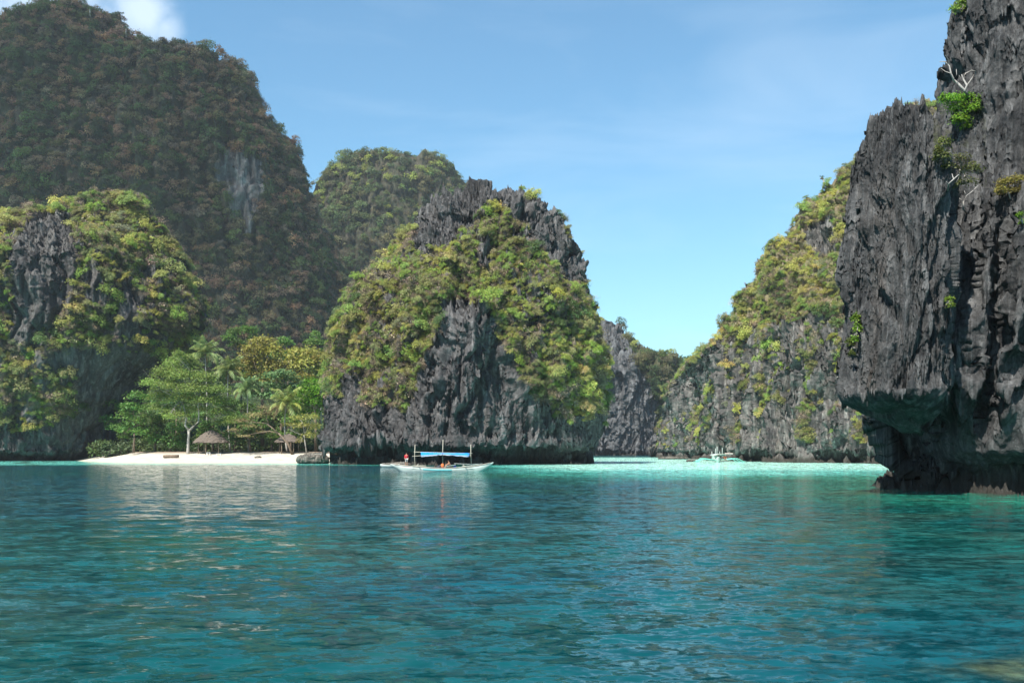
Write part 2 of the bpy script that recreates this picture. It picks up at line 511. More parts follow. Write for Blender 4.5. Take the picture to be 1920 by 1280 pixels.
def rock_surface(V, s, seed, amp=1.0, spike=1.0, notch=None, flute=1.0, block=1.0, rill=0.0, warp=1.1, slab=0.0):
    sh = V.shape
    n = normals_grid(V)
    if notch: V = tide_notch(V, n, notch[0], notch[1], s); n = normals_grid(V)
    p = V.reshape(-1, 3)
    d = rock_disp(p, s, seed, amp, flute, block, rill, warp, slab).reshape(sh[:2])
    z = V[:, :, 2]
    # fade at the very top row so the cap closes, and under water
    rows = np.linspace(0, 1, sh[0])
    fade = (1 - 0.75 * sstep(rows, 0.985, 1.0))[:, None]
    kb_ = max(3, sh[0] // 16) | 1                              # undersides and their lips are worn smooth
    nzs = np.pad(-n[:, :, 2], ((kb_ // 2, kb_ // 2), (0, 0)), mode='edge').cumsum(0)
    nzs = np.concatenate([nzs[kb_ - 1:kb_], nzs[kb_:] - nzs[:-kb_]], 0) / kb_
    calm = 1 - 0.75 * sstep(nzs, 0.06, 0.42)
    V = V + n * (d * fade * calm)[:, :, None]
    # upright pinnacles on sloping tops
    n2 = normals_grid(V)
    if spike:
        q = V.reshape(-1, 3) / s
        sp = ridged(q * np.array([0.9, 0.9, 0.12]) + 3.3, 3, 0.6).reshape(sh[:2])
        wv = worley(q * np.array([1.0, 1.0, 0.15]) + 8)[:, 0].reshape(sh[:2])
        up = np.clip(n2[:, :, 2], 0, 1) ** 0.7
        V[:, :, 2] += spike * s * up * (1.6 * (sp - 0.68) + 1.1 * (0.45 - wv)) * fade
    return V, normals_grid(V)

VEG_SITES = {}
def cliff(name, grids, mat, veg_fn, desc=None):
    """grids: list of (V, n). veg_fn(px, py, p, n) -> growth 0..1 at a surface point"""
    vs, qs, ts = finish_grid(grids[0][0], tuple(g[0] for g in grids[1:]))
    me = mesh_np(name, vs, qs, ts)
    ns = np.concatenate([np.concatenate([g[1].reshape(-1, 3), np.array([[0, 0, -1.0], [0, 0, 1.0]])]) for g in grids])
    px, py = proj(vs)
    veg = np.clip(veg_fn(px, py, vs, ns), 0, 1)
    add_float(me, 'veg', veg)
    o = link(name, me, mat)
    set_props(o, desc, None, None, 'structure')
    VEG_SITES[name] = (vs, ns, veg, px, py)
    return o

def area_poly(px, py, polys):
    r = np.zeros(len(px), bool)
    for pl in polys: r |= in_poly(px, py, pl)
    return r

def patch(p, s, seed, bias=0.0, gain=1.6):
    return np.clip(0.5 + bias + gain * 0.5 * fbm(p / s + seed * 7.7, 3), 0, 1)

# --- central island
ISL = [(900, 640, 1104), (868, 634, 1108), (852, 608, 1116), (835, 600, 1120), (800, 606, 1124), (760, 614, 1126), (700, 628, 1124), (640, 638, 1118),
       (600, 648, 1108), (550, 672, 1096), (510, 700, 1084), (475, 734, 1070), (455, 764, 1068), (420, 788, 1050), (396, 796, 1034),
       (376, 822, 1004), (360, 846, 968), (346, 868, 938), (338, 884, 922)]
V = ring_grid(190, ISL, 620, 430, 0.72, 0.72, 2.2, smooth_k=9)
pxg, pyg = 960 + V[:, :, 0] / V[:, :, 1] * F, HOR - (V[:, :, 2] - EYE) / V[:, :, 1] * F
# the bare rib that comes forward in the middle, and the buttress under it
fr = V[:, :, 1] < 190
rib = np.exp(-((pxg - (905 - (pyg - 560) * 0.28)) / (38 + np.clip(pyg - 560, 0, 300) * 0.22)) ** 2) * sstep(pyg, 520, 620) * fr
V[:, :, 1] -= 4.5 * rib
slab = np.exp(-((pxg - 655) / 34) ** 2) * sstep(pyg, 735, 770) * fr
V[:, :, 1] -= 2.2 * slab
V, n = rock_surface(V, 1.7, 1, 1.0, 1.6, (4.5, 2.6))
ROCK_ISL = [[(770, 470), (775, 370), (830, 335), (905, 328), (960, 345), (1030, 375), (1065, 420), (1115, 510), (1062, 540), (1022, 470), (985, 430), (950, 392), (905, 392), (888, 430), (855, 450), (800, 470)],
            [(835, 560), (905, 560), (945, 640), (985, 720), (1015, 755), (1060, 790), (1135, 770), (1140, 880), (580, 880), (595, 745), (650, 735), (700, 760), (760, 775), (785, 725), (798, 670), (820, 610)],
            [(640, 700), (672, 700), (676, 750), (640, 750)], [(895, 440), (925, 440), (920, 500), (890, 500)]]
def veg_isl(px, py, p, n):
    bare = area_poly(px + 14 * perlin(p / 3.0), py + 14 * perlin(p / 3.0 + 40), ROCK_ISL)
    g = np.where(bare, 0.05, 0.92) * (0.25 + 0.85 * patch(p, 7.0, 1)) * np.where((px > 860) & (py < 560), 0.75, 1)
    g = np.where(~bare & (px > 930) & (py < 600), g * 0.85, g)
    return np.where(p[:, 2] < 4, 0, g)
cliff('island_cliff', [(V, n)], M['rock_island'], veg_isl)

# --- left cliff above the beach
LEF = [(880, -430, 175), (862, -430, 190), (850, -430, 212), (800, -430, 222), (720, -420, 280), (660, -410, 352), (610, -390, 374), (560, -360, 364), (510, -320, 336),
       (465, -150, 312), (445, -20, 300), (425, 40, 290), (408, 88, 282), (390, 122, 276), (378, 145, 266), (368, 190, 245)]
V = ring_grid(255, LEF, 560, 400, 0.62, 0.5, 2.3, smooth_k=11, bmax=28)
V, n = rock_surface(V, 2.3, 2, 0.85, 1.1, (4, 1.9))
ROCK_LEF = [[(15, 480), (60, 405), (130, 395), (145, 470), (125, 570), (75, 650), (25, 580)],
            [(130, 650), (215, 650), (300, 672), (330, 720), (240, 860), (-50, 880), (-50, 815), (100, 800), (150, 770)],
            [(20, 540), (55, 540), (60, 640), (20, 640)], [(215, 545), (250, 520), (260, 620), (225, 630)], [(155, 500), (185, 480), (190, 560), (160, 570)]]
def veg_lef(px, py, p, n):
    bare = area_poly(px + 10 * perlin(p / 4.0), py + 10 * perlin(p / 4.0 + 40), ROCK_LEF)
    g = np.where(bare, 0.05, 0.85) * (0.2 + 0.9 * patch(p, 8.0, 2))
    return np.where(p[:, 2] < 6, 0, g)
cliff('left_cliff', [(V, n)], M['rock_left'], veg_lef)

# --- big hill, left
HIL = [(880, -700, 790), (760, -660, 750), (650, -620, 705), (600, -590, 682), (560, -570, 664), (500, -530, 640), (400, -470, 603), (340, -430, 584), (270, -370, 556), (220, -320, 510),
       (150, -240, 468), (122, -200, 436), (106, -180, 372), (104, -178, 310), (80, -140, 262), (50, -90, 226), (25, -10, 182), (12, 40, 150), (6, 85, 115)]
V = ring_grid(620, HIL, 520, 330, 0.34, 0.3, 2.4, smooth_k=7, bmax=110)
V, n = rock_surface(V, 6.5, 3, 0.75, 0.6, None, flute=1.1)
ROCK_HIL = [[(405, 285), (430, 275), (490, 300), (485, 380), (465, 425), (446, 425), (425, 370)], [(95, 300), (240, 300), (240, 330), (95, 330)], [(60, 60), (130, 50), (170, 120), (110, 160)]]
def veg_hil(px, py, p, n):
    bare = in_poly(px + 18 * perlin(p / 14.0), py + 18 * perlin(p / 14.0 + 40), ROCK_HIL[0])
    return np.where(bare, 0.05, 0.75 + 0.5 * patch(p, 40.0, 3))
cliff('big_hill', [(V, n)], M['rock_hill'], veg_hil)

# --- second hill, behind the island
HI2 = [(880, 470, 1060), (700, 500, 1010), (500, 545, 930), (400, 578, 892), (350, 592, 868), (325, 600, 852), (310, 612, 838), (300, 632, 815), (294, 660, 775), (291, 685, 715)]
V = ring_grid(820, HI2, 320, 200, 0.5, 0.5, 2.3, smooth_k=5)
V, n = rock_surface(V, 7.0, 4, 0.6, 0.5, None)
cliff('second_hill', [(V, n)], M['rock_hill'], lambda px, py, p, n: 0.75 + 0.5 * patch(p, 40.0, 4))

# --- cliff at the end of the channel
CHA = [(866, 1020, 1232), (852, 1020, 1236), (800, 1020, 1243), (760, 1025, 1250), (720, 1030, 1262), (698, 1035, 1274), (680, 1045, 1262), (664, 1060, 1236), (650, 1080, 1200), (636, 1085, 1188), (614, 1095, 1164), (602, 1105, 1148)]
V = ring_grid(560, CHA, 320, 280, 0.6, 0.6, 2.6, smooth_k=5)
V, n = rock_surface(V, 4.0, 5, 0.7, 1.6, (4, 2.2))
ROCK_CHA = [[(1100, 590), (1150, 590), (1165, 615), (1180, 640), (1190, 680), (1225, 730), (1245, 860), (1100, 860)]]
def veg_cha(px, py, p, n):
    bare = area_poly(px + 8 * perlin(p / 8.0), py + 8 * perlin(p / 8.0 + 40), ROCK_CHA)
    return np.where(p[:, 2] < 8, 0, np.where(bare, 0.03, 0.95) * (0.5 + 0.7 * patch(p, 16.0, 5)))
cliff('channel_cliff', [(V, n)], M['rock_far'], veg_cha)

# --- right-hand cliff running from the channel towards the tower: columns with foot, shoulder and crest
def right_cliff():
    cp = np.array([1228, 1236, 1246, 1262, 1290, 1320, 1345, 1356, 1385, 1400, 1430, 1460, 1500, 1540, 1580, 1610, 1660, 1720, 1800, 1950, 2100])
    tp = np.array([852, 812, 768, 716, 690, 662, 642, 618, 580, 542, 484, 444, 404, 346, 294, 270, 238, 205, 185, 165, 150])
    bp = np.array([1228, 1300, 1350, 1440, 1650, 1950, 2100]); bd = np.array([385, 300, 240, 214, 186, 150, 135])
    nu, nv = 820, 360
    uu = np.linspace(1228, 2100, 4000); dd = np.interp(uu, bp, bd); xx = (uu - 960) / F * dd
    w_ = np.hypot(np.gradient(xx), np.gradient(dd)) / 0.22 + np.gradient(uu) / 1.6 * np.where(uu < 1720, 1, 0.25)
    cw = np.concatenate([[0], np.cumsum(w_)[:-1]]); u = np.interp(np.linspace(0, cw[-1], nu), cw, uu)
    t_py = np.interp(u, cp, tp); D0 = np.interp(u, bp, bd)
    sh_py = np.interp(u, [1228, 1300, 1345, 1400, 1600, 1700, 2100], [800, 730, 660, 610, 600, 580, 560])
    zs = np.minimum(EYE + (HOR - sh_py) / F * D0, EYE + (HOR - t_py) / F * D0 * 0.9)
    tan = 1.35
    k = (HOR - t_py) / F
    lean = 0.10
    Ds = D0 + zs * lean
    Dt = np.maximum((zs - EYE - tan * Ds) / (k - tan), Ds + 1.0)
    zt = EYE + k * Dt
    # rows: under water, foot, face, slope, crest, back
    v = np.linspace(0, 1, nv)
    G = np.empty((nv, nu, 3))
    for j in range(nu):
        Dk = [D0[j], D0[j], Ds[j], Dt[j], Dt[j] + 3, Dt[j] + 45]
        Zk = [-3, 0.0, zs[j], zt[j], zt[j] + 0.3, -3]
        seg = [0, 0.03, 0.52, 0.88, 0.90, 1.0]
        G[:, j, 1] = np.interp(v, seg, Dk); G[:, j, 2] = np.interp(v, seg, Zk)
    k5 = np.ones(13) / 13
    for c in (1, 2):
        pad = np.pad(G[:, :, c], ((6, 6), (0, 0)), mode='edge')
        G[:, :, c] = np.stack([np.convolve(pad[:, j], k5, 'valid') for j in range(nu)], 1)
    G[:, :, 0] = (u[None] - 960) / F * G[:, :, 1]
    return G
def open_normals(V):
    du = np.empty_like(V); du[:, 1:-1] = V[:, 2:] - V[:, :-2]; du[:, 0] = V[:, 1] - V[:, 0]; du[:, -1] = V[:, -1] - V[:, -2]
    dv = np.empty_like(V); dv[1:-1] = V[2:] - V[:-2]; dv[0] = V[1] - V[0]; dv[-1] = V[-1] - V[-2]
    n = np.cross(du, dv); return n / (np.linalg.norm(n, axis=2, keepdims=True) + 1e-9)
V = right_cliff(); _cg = normals_grid; normals_grid = open_normals
V, n = rock_surface(V, 2.0, 6, 0.95, 1.3, (3.5, 2.2), flute=1.3, rill=0.6, warp=0.7, slab=0.5)
normals_grid = _cg
def veg_rig(px, py, p, n):
    q = p / 6.0
    line = np.interp(px, [1230, 1300, 1345, 1400, 1460, 1600, 1700], [780, 690, 640, 605, 600, 590, 575])
    up = sstep(line - py + 22 * perlin(q), -15, 25)
    low = (ridged(p * np.array([0.11, 0.11, 0.02]), 2) > 0.73) * (0.22 + 0.4 * patch(p, 8, 6))
    rockpts = area_poly(px + 8 * perlin(q), py, [[(1240, 770), (1265, 715), (1320, 660), (1345, 645), (1330, 700), (1290, 760), (1250, 800)], [(1500, 440), (1560, 400), (1570, 470), (1530, 480)]])
    g = np.maximum(up * (0.75 + 0.4 * patch(p, 9, 7)), low)
    return np.where((p[:, 2] < 4) | rockpts, 0.04, g)
nv, nu, _ = V.shape
i = np.arange(nv - 1)[:, None] * nu; j = np.arange(nu - 1)[None]
me = mesh_np('right_cliff', V.reshape(-1, 3), np.stack([i + j, i + j + 1, i + nu + j + 1, i + nu + j], 2).reshape(-1, 4))
vs, ns = V.reshape(-1, 3), n.reshape(-1, 3); px, py = proj(vs); veg = veg_rig(px, py, vs, ns)
add_float(me, 'veg', veg)
set_props(link('right_cliff', me, M['rock_right']), kind='structure'); VEG_SITES['right_cliff'] = (vs, ns, veg, px, py)

# --- near rock tower with its cave, and the buttress on its left
TOW = [(1000, 1655, 2520, 1.1), (940, 1662, 2520, 1.09), (914, 1668, 2520, 1.07), (908, 1690, 2520, 0.97), (894, 1716, 2520, 0.82), (868, 1702, 2520, 0.87), (850, 1690, 2520, 1.0), (800, 1674, 2520, 1.03), (770, 1668, 2520, 1.06), (745, 1660, 2520, 1.07), (700, 1660, 2520, 1.06),
       (600, 1672, 2515, 1.04), (500, 1695, 2505, 1.02), (400, 1725, 2490, 1.0), (300, 1742, 2470, 0.98), (240, 1750, 2450, 0.97), (180, 1766, 2430, 0.96), (106, 1774, 2400, 0.95), (98, 1794, 2400, 0.94), (30, 1802, 2380, 0.92), (0, 1822, 2360, 0.9), (-60, 1850, 2330, 0.88), (-160, 1930, 2280, 0.85), (-260, 2010, 2220, 0.8), (-300, 2060, 2160, 0.7)]
V = ring_grid(62, TOW, 640, 640, 0.85, 0.7, 2.15, smooth_k=7, zbot=-1.5)
pxg, pyg = 960 + V[:, :, 0] / V[:, :, 1] * F, HOR - (V[:, :, 2] - EYE) / V[:, :, 1] * F
fr = V[:, :, 1] < 62
n = normals_grid(V)
top = 745 + ((pxg - 1712) / 62) ** 2 * 70
cave = sstep(pyg - top, -4, 16) * (1 - sstep(pyg, 845, 890)) * (1 - sstep(np.abs(pxg - 1712), 62, 84)) * fr
V[:, :, 1] += cave * 3.6
# long leaning flutes on the face
lean = pxg - (pyg - 500) * -0.10
for (c, w, dd) in ((1735, 18, 0.9), (1800, 14, -0.9), (1835, 22, 1.1), (1872, 12, -1.0), (1905, 20, 0.8), (1700, 12, -0.9), (1768, 10, 0.7)):
    V[:, :, 1] -= fr * dd * np.exp(-((lean - c) / w) ** 2) * sstep(pyg, 250, 420) * (1 - sstep(pyg, 720, 860))
V1, n1 = rock_surface(V, 0.95, 7, 0.62, 1.5, None, flute=0.8, block=0.8, rill=0.55, warp=0.55, slab=0.55)
BUT = [(812, 1688, 1728, 0.8), (790, 1655, 1740), (768, 1610, 1752), (752, 1588, 1758), (735, 1580, 1764), (700, 1581, 1768), (600, 1586, 1772), (500, 1584, 1772), (400, 1592, 1772), (300, 1605, 1762), (250, 1620, 1742), (225, 1636, 1722), (208, 1650, 1700), (202, 1662, 1684)]
V = ring_grid(55, BUT, 420, 460, 1.5, 1.2, 2.3, smooth_k=7, zbot=-1.5)
V2, n2 = rock_surface(V, 0.9, 8, 0.55, 1.7, None, flute=0.8, block=0.7, rill=0.55, warp=0.55, slab=0.6)
def veg_near(px, py, p, n):
    return area_poly(px, py, [[(1750, 190), (1850, 190), (1850, 350), (1750, 350)], [(1600, 580), (1625, 590), (1620, 660), (1600, 650)]]) * 0.6 * patch(p, 2.0, 8)
cliff('near_rock_tower', [(V1, n1), (V2, n2)], M['rock_near'], veg_near)

# ------------------------------------------------------------------ water: one disc, finer towards the viewer, with real wave relief
def build_water():
    nr, na_f, na_b = 460, 620, 90
    r = 1.0 / np.linspace(1 / 7.0, 1 / 2600.0, nr)
    r = np.concatenate([[0.6, 1.5, 3, 4.5, 6], r])
    half = R(36)
    th = np.concatenate([np.linspace(-half, half, na_f, endpoint=False), np.linspace(half, 2 * math.pi - half, na_b, endpoint=False)])
    rr, tt = np.meshgrid(r, th, indexing='ij')
    X = rr * np.sin(tt); Y = rr * np.cos(tt)
    p = np.stack([X.ravel(), Y.ravel(), np.zeros(X.size)], 1)
    rf = rr.ravel()
    ang = R(14)
    qx = p[:, 0] * math.cos(ang) + p[:, 1] * math.sin(ang); qy = -p[:, 0] * math.sin(ang) + p[:, 1] * math.cos(ang)
    def nz(lx, ly, off): return perlin(np.stack([qx / lx, qy / ly, np.full(len(qx), off)], 1))
    warp = 0.35 * nz(3.0, 3.0, 77.1)
    qx = qx + warp; qy = qy + 0.5 * warp
    gust = 0.65 + 0.5 * sstep(nz(22, 14, 5.5), -0.4, 0.5)
    def crest(n): return 1 - 2 * np.abs(n)
    dr = np.maximum(rf * rf * 3.1e-4, rf * 0.002)
    def keep(l): return 1 - sstep(dr, l * 0.22, l * 0.55)
    z = 0.022 * nz(1.9, 1.3, 0.2) * keep(1.3) + 0.018 * nz(0.56, 0.40, 3.7) * gust * keep(0.40)
    z += 0.012 * crest(nz(0.75, 0.5, 9.1)) * gust * keep(0.5)
    z += 0.011 * nz(0.27, 0.19, 6.3) * gust * keep(0.19) + 0.005 * nz(0.14, 0.10, 2.3) * gust * keep(0.10)
    z[rf > 240] *= 0.2
    # depth colour: how deep and over what bed each place is
    x, y = p[:, 0], p[:, 1]
    px = 960 + x / np.maximum(y, 0.1) * F
    shallow = np.zeros(len(x))
    front = y > 5
    def near(x0, y0, sx, sy): return np.exp(-((x - x0) / sx) ** 2 - ((y - y0) / sy) ** 2)
    wob = fbm(p / 18 + 3, 4)
    wob2 = fbm(p * np.array([1 / 26, 1 / 14, 1]) + 21, 4)
    # lagoon sand flat between the island, the channel and the right cliff
    edge = y - (118 + 12 * wob + np.clip(-(x - 5), 0, 60) * 0.9 + np.clip(x - 42, 0, 90) * -0.6)
    s1 = sstep(edge, -78, 40) * sstep(x, -18 + 8 * wob, 12) * (1 - sstep(y, 330, 420))
    # fringe along the beach and in front of the left cliff
    s2 = sstep(y - (150 + 8 * wob), 0, 32) * (1 - sstep(x, -22, 8)) * 0.62
    # reef flat along the near tower
    d3 = np.hypot((x - 34) / 1.0, (y - 58) / 1.15)
    s3 = (1 - sstep(d3 + 4 * wob2, 13, 34)) * 0.26
    s4 = near(5.9, 11.2, 2.4, 1.5) * 0.0
    s5 = sstep(x + 2 * wob2 * 3, 6, 16) * (1 - sstep(y, 30, 85)) * 0.06
    s6 = 0.06 * sstep(wob2, 0.05, 0.7) + near(-6, 26, 6, 7) * 0.14
    shallow = np.clip(np.maximum.reduce([s1, s2, s3, s4, s5]) + s6, 0, 1)
    shallow[y < 5] = 0.05
    reef = sstep(fbm(p * np.array([1 / 9, 1 / 6, 1]) + 55, 4) + 0.9 * s4 / 0.16 + 0.35 * fbm(p / 0.8, 3) * (s4 > 0.02), 0.12, 0.5)
    reef = np.clip(reef * (0.25 + 1.3 * np.maximum(s3 * 2, s2) + 4.5 * s4) * (1 - 0.85 * s1), 0, 1)
    grad_x = np.array([0.0, 0.12, 0.25, 0.45, 0.7, 1.0])
    cols = np.array([[0.003, 0.050, 0.069], [0.004, 0.063, 0.073], [0.010, 0.105, 0.095], [0.040, 0.270, 0.230], [0.15, 0.52, 0.44], [0.44, 0.82, 0.70]])
    C = np.stack([np.interp(shallow, grad_x, cols[:, k]) for k in range(3)], 1)
    green = sstep(fbm(p * np.array([1 / 34, 1 / 22, 1]) + 88, 3) + 0.5 * near(-14, 25, 14, 20) + 0.8 * sstep(x, 8, 22) * (1 - sstep(y, 70, 120)), -0.1, 0.5) * (1 - sstep(shallow, 0.3, 0.6))
    C = C * (1 - green[:, None]) + C * np.array([0.9, 1.02, 0.80])[None] * green[:, None]
    bed = np.array([0.035, 0.060, 0.036])[None] * (1 + 9.0 * s4[:, None] * (1 + 0.8 * fbm(p / 0.5 + 9, 3))[:, None].clip(0.2, 2)) * np.array([1.25, 1.0, 1.0])[None] ** (s4[:, None] > 0.03)
    C = C * (1 - 0.72 * reef[:, None]) + bed * 0.72 * reef[:, None]
    m4 = 0.7 * sstep(near(5.9, 11.0, 1.5, 1.2) + 0.45 * fbm(p / 1.0 + 11, 4), 0.45, 1.1)[:, None]
    coral = np.array([0.070, 0.088, 0.044])[None] * np.clip(0.75 + 0.9 * fbm(p / 0.35 + 5, 4), 0.15, 2.0)[:, None]
    C = C * (1 - m4) + coral * m4
    p[:, 2] = z
    nt = na_f + na_b; nrr = len(r)
    i = np.arange(nrr - 1)[:, None] * nt; j = np.arange(nt)[None]; j2 = (j + 1) % nt
    q = np.stack([i + j, i + nt + j, i + nt + j2, i + j2], 2).reshape(-1, 4)
    v = np.concatenate([p, [[0, 0, 0]]]); c = len(v) - 1
    jj = np.arange(nt); t = np.stack([np.full(nt, c), jj, (jj + 1) % nt], 1)
    me = mesh_np('sea', v, q[:, ::-1], t[:, ::-1])
    if me.polygons[len(me.polygons) // 2].normal.z < 0: me.flip_normals()
    add_color(me, 'bed', np.concatenate([C, C[:1]]))
    m, nt_, b, N, L = new_mat('sea_water')
    at = N('ShaderNodeAttribute'); at.attribute_name = 'bed'
    geo = N('ShaderNodeNewGeometry')
    nz1 = N('ShaderNodeTexNoise'); nz1.inputs['Scale'].default_value = 0.9; nz1.inputs['Detail'].default_value = 5
    L(geo.outputs['Position'], nz1.inputs['Vector'])
    mr = N('ShaderNodeMapRange'); mr.inputs['From Min'].default_value = 0.3; mr.inputs['From Max'].default_value = 0.7
    mr.inputs['To Min'].default_value = 0.75; mr.inputs['To Max'].default_value = 1.25
    L(nz1.outputs['Fac'], mr.inputs['Value'])
    vm = N('ShaderNodeVectorMath'); vm.operation = 'SCALE'; L(at.outputs['Color'], vm.inputs[0]); L(mr.outputs[0], vm.inputs['Scale'])
    L(vm.outputs[0], b.inputs['Base Color'])
    b.inputs['Roughness'].default_value = 0.06
    b.inputs['IOR'].default_value = 1.333; b.inputs['Specular IOR Level'].default_value = 0.20
    # ripples too fine for the mesh: their slopes are added straight to the normal
    mp = N('ShaderNodeMapping'); mp.inputs['Scale'].default_value = (0.6, 1.0, 1.0); mp.inputs['Rotation'].default_value = (0, 0, -ang)
    L(geo.outputs['Position'], mp.inputs['Vector'])
    acc = geo.outputs['Normal']
    for (sc_, dt, k) in ((1.3, 2, 0.7), (3.8, 2, 1.15), (11.0, 2, 0.7)):
        n2 = N('ShaderNodeTexNoise'); n2.inputs['Scale'].default_value = sc_; n2.inputs['Detail'].default_value = dt; n2.inputs['Roughness'].default_value = 0.55; n2.inputs['Distortion'].default_value = 0.3
        L(mp.outputs[0], n2.inputs['Vector'])
        sb = N('ShaderNodeVectorMath'); sb.operation = 'SUBTRACT'; sb.inputs[1].default_value = (.5, .5, .5); L(n2.outputs['Color'], sb.inputs[0])
        ml = N('ShaderNodeVectorMath'); ml.operation = 'MULTIPLY'; ml.inputs[1].default_value = (k * .8, k * 1.2, 0); L(sb.outputs[0], ml.inputs[0])
        ad = N('ShaderNodeVectorMath'); ad.operation = 'ADD'; L(acc, ad.inputs[0]); L(ml.outputs[0], ad.inputs[1]); acc = ad.outputs[0]
    nn = N('ShaderNodeVectorMath'); nn.operation = 'NORMALIZE'; L(acc, nn.inputs[0]); L(nn.outputs[0], b.inputs['Normal'])
    set_props(link('sea', me, m), kind='structure')
build_water()

# ------------------------------------------------------------------ beach and the wooded valley behind it
def ground_sheet(name, px0, px1, d0, d1, nu, nv, zfn, mat):
    u = np.linspace(0, 1, nu); v = np.linspace(0, 1, nv)
    D = d0 + (d1 - d0) * v
    PX = px0 + (px1 - px0) * u
    X = (PX[None] - 960) / F * 215 * np.ones(nv)[:, None] + (D[:, None] - 215) * ((PX[None] - 960) / F)
    Y = D[:, None] * np.ones(nu)[None]
    p = np.stack([X.ravel(), Y.ravel(), np.zeros(X.size)], 1)
    p[:, 2] = zfn(p)
    i = np.arange(nv - 1)[:, None] * nu; j = np.arange(nu - 1)[None]
    return p, link(name, mesh_np(name, p, np.stack([i + j, i + j + 1, i + nu + j + 1, i + nu + j], 2).reshape(-1, 4)), mat)

def sand_z(p):
    x, y = p[:, 0], p[:, 1]
    shore = 197 + 2.0 * perlin(np.stack([x / 14, x * 0, x * 0], 1)) + np.clip(-(x + 80), 0, 60) * 1.5
    t = y - shore
    return np.clip(-0.9 + 0.11 * (t + 8), -1.2, 2.3) + 0.05 * fbm(p / 3.0, 3) + 0.0
m, nt_, b, N, L = new_mat('sand')
geo = N('ShaderNodeNewGeometry'); nz1 = N('ShaderNodeTexNoise'); nz1.inputs['Scale'].default_value = 0.5; nz1.inputs['Detail'].default_value = 10; nz1.inputs['Roughness'].default_value = 0.7
L(geo.outputs['Position'], nz1.inputs['Vector'])
cr = N('ShaderNodeValToRGB'); cr.color_ramp.elements[0].position = 0.3; cr.color_ramp.elements[0].color = (0.33, 0.285, 0.225, 1); cr.color_ramp.elements[1].position = 0.62; cr.color_ramp.elements[1].color = (0.52, 0.47, 0.395, 1)
L(nz1.outputs['Fac'], cr.inputs['Fac'])
sx = N('ShaderNodeSeparateXYZ'); L(geo.outputs['Position'], sx.inputs[0])
wet = N('ShaderNodeMapRange'); wet.inputs['From Min'].default_value = 0.25; wet.inputs['From Max'].default_value = 0.05; L(sx.outputs['Z'], wet.inputs['Value'])
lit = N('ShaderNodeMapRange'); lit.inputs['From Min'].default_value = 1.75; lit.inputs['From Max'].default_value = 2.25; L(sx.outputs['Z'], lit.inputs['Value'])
mx = N('ShaderNodeMix'); mx.data_type = 'RGBA'; L(wet.outputs[0], mx.inputs['Factor']); L(cr.outputs[0], mx.inputs['A']); mx.inputs['B'].default_value = (0.42, 0.38, 0.29, 1)
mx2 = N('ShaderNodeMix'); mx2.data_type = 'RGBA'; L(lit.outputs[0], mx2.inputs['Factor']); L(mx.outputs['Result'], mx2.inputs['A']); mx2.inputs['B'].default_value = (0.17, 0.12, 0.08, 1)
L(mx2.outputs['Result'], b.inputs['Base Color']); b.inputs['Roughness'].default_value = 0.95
M['sand'] = m
pS, o = ground_sheet('beach_sand', 60, 618, 186, 262, 200, 110, sand_z, M['sand']); set_props(o, kind='structure')
def sand_height(x, y): return float(sand_z(np.array([[x, y, 0.0]]))[0])

def valley_z(p):
    t = np.clip((p[:, 1] - 232) / 300, 0, 1)
    return 1.7 + 36 * t ** 1.15 + 5 * t * fbm(p / 40, 3)
pV, o = ground_sheet('valley_ground', 190, 760, 232, 560, 120, 120, valley_z, M['rock_hill']); set_props(o, kind='structure')
add_float(o.data, 'veg', np.ones(len(pV)))
VEG_SITES['valley'] = (pV, np.tile([[0, -0.3, 0.95]], (len(pV), 1)), np.ones(len(pV)), *proj(pV))

# ------------------------------------------------------------------ foliage
def leaf_quads(c, nrm, size, r_, aspect=1.6):
    """one leaf (or small spray of leaves) per centre: a bent-free quad with random turn"""
    n = len(c)
    t = r_.normal(size=(n, 3)); t -= (t * nrm).sum(1, keepdims=True) * nrm; t /= np.linalg.norm(t, axis=1, keepdims=True) + 1e-9
    bt = np.cross(nrm, t)
    s = size * r_.uniform(0.6, 1.35, (n, 1))
    a = t * s * aspect * 0.5; b_ = bt * s * 0.5
    return np.stack([c - a, c + b_ * 0.9 - a * 0.1, c + a, c - b_ * 0.9 - a * 0.1], 1)

def lobe_leaves(lobes, per, size, r_, up=0.5, shell=0.55):
    """leaves through the outer part of each lobe; lobes: (centre, radii)"""
    cs = []; ns = []; lv = []
    for (c, rad) in lobes:
        rad = np.array(rad if hasattr(rad, '__len__') else (rad, rad, rad * 0.8))
        k = max(6, int(per * (rad[0] * rad[2]) ** 1.0))
        d = r_.normal(size=(k, 3)); d /= np.linalg.norm(d, axis=1, keepdims=True)
        d[:, 2] = np.where(d[:, 2] < -0.35, -d[:, 2], d[:, 2])
        rr = shell + (1 - shell) * r_.random((k, 1)) ** 0.6
        # raggedness: pull some sprays out
        rr = rr * (1 + 0.55 * (r_.random((k, 1)) ** 4))
        cs.append(np.array(c) + d * rad * rr)
        nn = d * 0.7 + r_.normal(size=(k, 3)) * 0.55 + np.array([0, 0, up]); nn /= np.linalg.norm(nn, axis=1, keepdims=True)
        ns.append(nn)
        base = r_.random()
        lv.append(np.stack([np.clip(0.3 * base + 0.7 * r_.random(k), 0, 1), np.clip(0.5 * base + 0.5 * r_.random(k), 0, 1), np.zeros(k)], 1))
    c = np.concatenate(cs); n = np.concatenate(ns); l = np.concatenate(lv)
    q = leaf_quads(c, n, size, r_)
    return q, l

